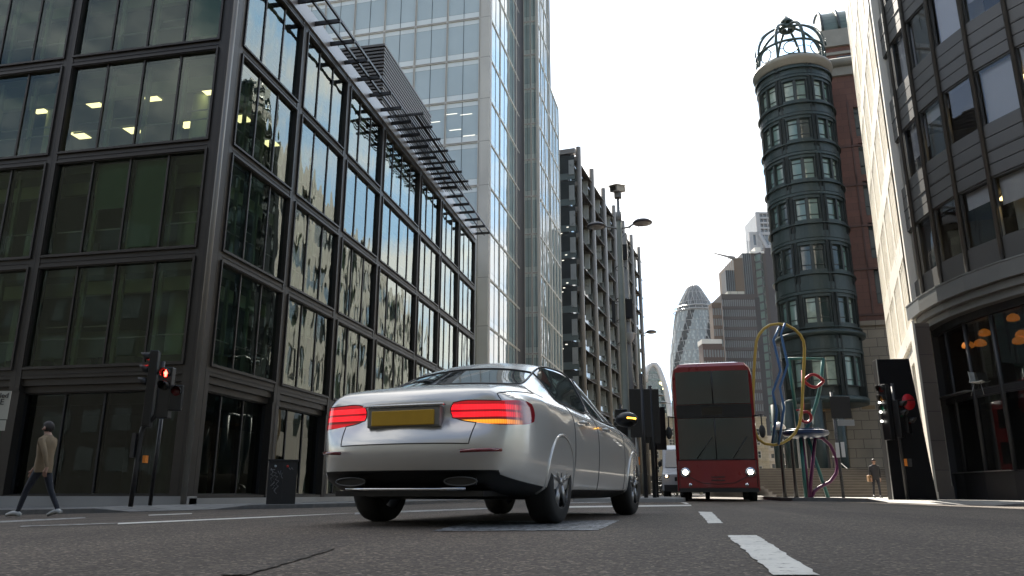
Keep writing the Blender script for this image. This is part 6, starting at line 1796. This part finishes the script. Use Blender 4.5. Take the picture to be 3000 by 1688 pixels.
# ------------------------------------------------------------------ white van half hidden by the bus
vq=gp(7.35,33.6);van=thing('white_van',(vq[0],vq[1],gz(*vq)),'white van almost hidden behind the left side of the red bus, one headlamp showing','van',rz=-R(2))
VW=mat('white van paint',(.55,.55,.55),.3,0,.03,3,coat=.5)
m=MB();
P_=[(0,.35),(0,1.05),(.85,1.28),(1.5,2.15),(1.9,2.35),(5.2,2.35),(5.25,.35)]
vv=[(x,y,z) for x in (-.98,.98) for y,z in P_];n=len(P_)
m.add(vv,[tuple(range(n)),tuple(range(2*n-1,n-1,-1))]+[(i,n+i,n+(i+1)%n,(i+1)%n) for i in range(n)]);o=m.build('van_body',VW,van,local=True,bevel=.05)
bm=bmesh.new();bm.from_mesh(o.data);bmesh.ops.recalc_face_normals(bm,faces=bm.faces);bm.to_mesh(o.data);bm.free()
m=MB();m.quad((-.86,.9,1.33),(.86,.9,1.33),(.8,1.43,2.08),(-.8,1.43,2.08));m.v=[(x,y-.03,z+.02) for x,y,z in m.v];m.build('windscreen',BGL,van,local=True)
for s in (-1,1):
    m=MB();m.ball((s*.78,.02,.95),.14,.06,.1,10,7);o=m.build('headlamp',CHR,van,local=True)
    m=MB();m.ball((s*.78,-.05,.95),.05,.02,.045,8,6);m.build('lit_or_glint_lens',emis('warm headlamp',(1,.75,.4),3,(.7,.6,.5)) if s<0 else MATS['warm headlamp'],o,local=True)
    for y in (.95,4.2):
        m=MB();m.lathe([(0,-.1),(.2,-.1),(.34,-.08),(.34,.08),(.2,.1),(0,.1)],(s*.88,y,.34),22,axis='x');m.build('wheel',RUBBER,van,local=True)
    m=MB();m.ball((s*1.1,1.1,1.5),.08,.05,.14,8,6);m.tube([(s*.95,1.15,1.4),(s*1.05,1.1,1.45)],.02,5);m.build('door_mirror',PLAST,van,local=True)
m=MB();m.box(-.9,-.06,.3,.9,.0,.6);m.box(-.45,-.05,.75,.45,-.0,.92);m.build('bumper',PLAST,van,local=True,bevel=.02)
# ------------------------------------------------------------------ people
SKIN=mat('skin',(.36,.21,.15),.55,0,.06,6)
def person(loc,rz,label,top,legs,shoe,hair,stride=.28,swing=.3,h=1.72,bag=None,carry=None,longhair=False,group=None):
    th=thing('person',loc,label,'person',group,rz)
    S_=h/1.74
    J={};E_=[];Rr={}
    def j(n,x,y,z,r):J[n]=(x*S_,y*S_,z*S_);Rr[n]=r*S_
    j('pel',0,0,.96,.135);j('sp',0,.005,1.12,.125);j('ch',0,.0,1.32,.15);j('nk0',0,-.005,1.47,.075);j('nk',0,.015,1.53,.055);j('hd',0,.035,1.61,.082);j('ht',0,.03,1.69,.07)
    E_+=[('pel','sp'),('sp','ch'),('ch','nk0'),('nk0','nk'),('nk','hd'),('hd','ht')]
    for s,f in ((-1,1),(1,-1)):
        k='L' if s<0 else 'R'
        j('hip'+k,s*.095,0,.88,.09);j('kn'+k,s*.1,f*stride*.5+.03,.5,.058);j('an'+k,s*.1,f*stride-.02,.09 if f>0 else .13,.042);j('to'+k,s*.115,f*stride+.14,.04,.036)
        E_+=[('pel','hip'+k),('hip'+k,'kn'+k),('kn'+k,'an'+k),('an'+k,'to'+k)]
        a=-f*swing
        j('sh'+k,s*.185,-.01,1.40,.066);j('el'+k,s*.235,a*.45-.03,1.12,.047);j('wr'+k,s*.235,a+.06,.89,.031);j('pm'+k,s*.232,a+.09,.81,.03)
        E_+=[('ch','sh'+k),('sh'+k,'el'+k),('el'+k,'wr'+k),('wr'+k,'pm'+k)]
        for q in range(4):
            y=a+.09+(q-1.5)*.021;ln=(.07,.08,.075,.06)[q]
            j('f%d'%q+k,s*.232,y,.79,.0095);j('g%d'%q+k,s*.225,y+.008,.79-ln*.55,.009);j('t%d'%q+k,s*.208,y+.012,.79-ln,.007)
            E_+=[('pm'+k,'f%d'%q+k),('f%d'%q+k,'g%d'%q+k),('g%d'%q+k,'t%d'%q+k)]
        j('th'+k,s*.222,a+.128,.835,.011);j('tt'+k,s*.214,a+.142,.80,.009);E_+=[('pm'+k,'th'+k),('th'+k,'tt'+k)]
    nm=list(J);me=bpy.data.meshes.new('tmpp');me.from_pydata([J[n] for n in nm],[(nm.index(a),nm.index(b)) for a,b in E_],[]);o=bpy.data.objects.new('tmpp',me);COL.objects.link(o)
    sk=o.modifiers.new('k','SKIN');o.modifiers.new('s','SUBSURF').levels=1
    for i,n in enumerate(nm):
        r=Rr[n];w=(r*1.12,r*.8) if n in ('pel','sp','ch') else (r,r)
        me.skin_vertices[0].data[i].radius=w
        me.skin_vertices[0].data[i].use_root=(n=='pel')
    m2=evalmesh(o);bpy.data.objects.remove(o,do_unlink=True)
    m2.materials.clear()
    for q in (top,legs,SKIN,shoe):m2.materials.append(q)
    segs_=[(Vector(J[a]),Vector(J[b]),a,b) for a,b in E_]
    for p in m2.polygons:
        c=p.center;best=None
        for a,b,na_,nb_ in segs_:
            d=b-a;t_=max(0,min(1,(c-a).dot(d)/d.length_squared));l=(c-(a+d*t_)).length
            if best is None or l<best[0]:best=(l,na_,nb_)
        _,na_,nb_=best;mi=0
        if nb_[:2] in ('hi','kn','an'):mi=1
        if nb_[:2]=='to' :mi=3
        if nb_[:2] in ('pm','th','tt','hd','ht','nk') and nb_!='nk0':mi=2
        if nb_[0] in 'fgt' and nb_[1:2] in '0123' :mi=2
        p.material_index=mi;p.use_smooth=True
    m2.name='body';bo=bpy.data.objects.new('body',m2);COL.objects.link(bo);bo.parent=th
    m=MB();z=1.62*S_;y=.03*S_
    m.ball((0,y-.008,z+.02),.09*S_,.105*S_,.118*S_,14,10)
    m.v=[(a,b,c) if not (b>y+.035 and c<z+.05) else (a*.7,b-.06,c) for a,b,c in m.v]
    if longhair: m.ball((0,y-.06,z-.1),.085,.06,.14,12,8)
    m.build('hair',hair,th,local=True)
    m=MB();m.tube([(0,y+.07*S_,z+.015),(0,y+.105*S_,z-.02),(0,y+.085*S_,z-.032)],[.008,.016,.01],6);m.build('nose',SKIN,th,local=True)
    m=MB()
    for s in (-1,1): m.ball((s*.03*S_,y+.082*S_,z+.018),.009,.006,.006,6,5)
    m.build('eye',DARK,th,local=True)
    m=MB()
    for s in (-1,1): m.ball((s*.085*S_,y,z-.005),.012,.02,.032,6,5)
    m.build('ear',SKIN,th,local=True)
    # jacket skirt and shoes over the body
    m=MB();m.lathe([(.165,.80),(.168,.95),(.158,1.1),(.175,1.3),(.15,1.42),(.07,1.5)],(0,0,0),18);m.v=[(a*S_*1.1,b*S_*.82,c*S_) for a,b,c in m.v];m.build('jacket',top,th,local=True)
    for k in 'LR':
        a=Vector(J['an'+k]);t_=Vector(J['to'+k]);m=MB();m.tube([a+Vector((0,-.06,-.045)),a+Vector((0,.0,-.02)),a.lerp(t_,.55)+Vector((0,0,.01)),t_+Vector((0,.04,0))],[.04,.052,.045,.03],8);m.build('shoe',shoe,th,local=True)
    if bag:
        m=MB();m.box(.17,-.2,.72,.33,.16,1.02);m.v=[tuple(Vector(v)*S_) for v in m.v];o=m.build('shoulder_bag',bag,None,local=True,bevel=.03)
        o.parent=th
        m=MB();m.tube([(.25*S_,-.02,1.02*S_),(.18*S_,-.08,1.45*S_),(.25*S_,.05,1.02*S_)],.012,5);m.build('bag_strap',bag,o,local=True)
    return th
TANJ=mat('tan jacket cloth',(.20,.145,.085),.85,0,.15,9,.002,60);DKJ=mat('dark jacket cloth',(.022,.022,.026),.85,0,.2,9,.002,60);JEAN=mat('dark trousers',(.02,.022,.03),.85,0,.2,12,.001,90)
MAR=mat('maroon coat',(.09,.02,.02),.85,0,.2,9);HB=mat('dark hair',(.015,.011,.009),.6,0,.2,20,stretch=(1,1,.3));HBR=mat('brown hair',(.06,.035,.02),.6,0,.2,20);TRN=mat('pale trainers',(.42,.42,.40),.6,0,.1,10);SHB=mat('black shoes',(.012,.012,.012),.5,0,.1,9);BAGM=mat('tan bag leather',(.22,.12,.045),.6,0,.1,6);NAVJ=mat('navy coat cloth',(.015,.02,.04),.85,0,.2,9)
x,y=gp(-8.66,14.6);person((x,y,gz(x,y)),YAW+R(85),'pedestrian in a tan jacket and pale trainers walking left along the far left roadside',TANJ,JEAN,TRN,HB,.32,.3,1.72)
x,y=gp(20.6,60);person((x,y,.0),R(160),'tallest dark dressed pedestrian facing the street just right of the red bus',DKJ,JEAN,SHB,HB,.08,.06,1.78,group='pedestrians waiting beside the bus')
x,y=gp(20.05,61);person((x,y,.0),R(120),'pedestrian in a maroon coat close to the right side of the red bus',MAR,JEAN,SHB,HBR,.2,.15,1.68,group='pedestrians waiting beside the bus')
x,y=gp(21.6,62);person((x,y,.0),R(200),'pedestrian in a navy coat nearest the globe lamp standard',NAVJ,JEAN,TRN,HBR,.22,.2,1.7,group='pedestrians waiting beside the bus')
x,y=gp(16.5,36);person((x,y,PRZ+.01),YAW+R(170),'pedestrian in a dark jacket with a tan shoulder bag in front of the stairs',DKJ,JEAN,SHB,HB,.16,.12,1.72,bag=BAGM)
# ------------------------------------------------------------------ haze
hz=MB();hz.box(-700,-90,-2.,700,1100,260)
ho_=hz.build('haze',None);ho_.data.materials.clear()
hm,t=nt('haze');out=N(t,'ShaderNodeOutputMaterial');pv=N(t,'ShaderNodeVolumePrincipled');pv.inputs['Color'].default_value=(.95,.97,1,1);pv.inputs['Density'].default_value=HAZE;pv.inputs['Anisotropy'].default_value=0.
L(t,pv.outputs[0],out.inputs['Volume']);ho_.data.materials.append(hm);tag(ho_,'thin pale city haze down the street','haze',kind='stuff')
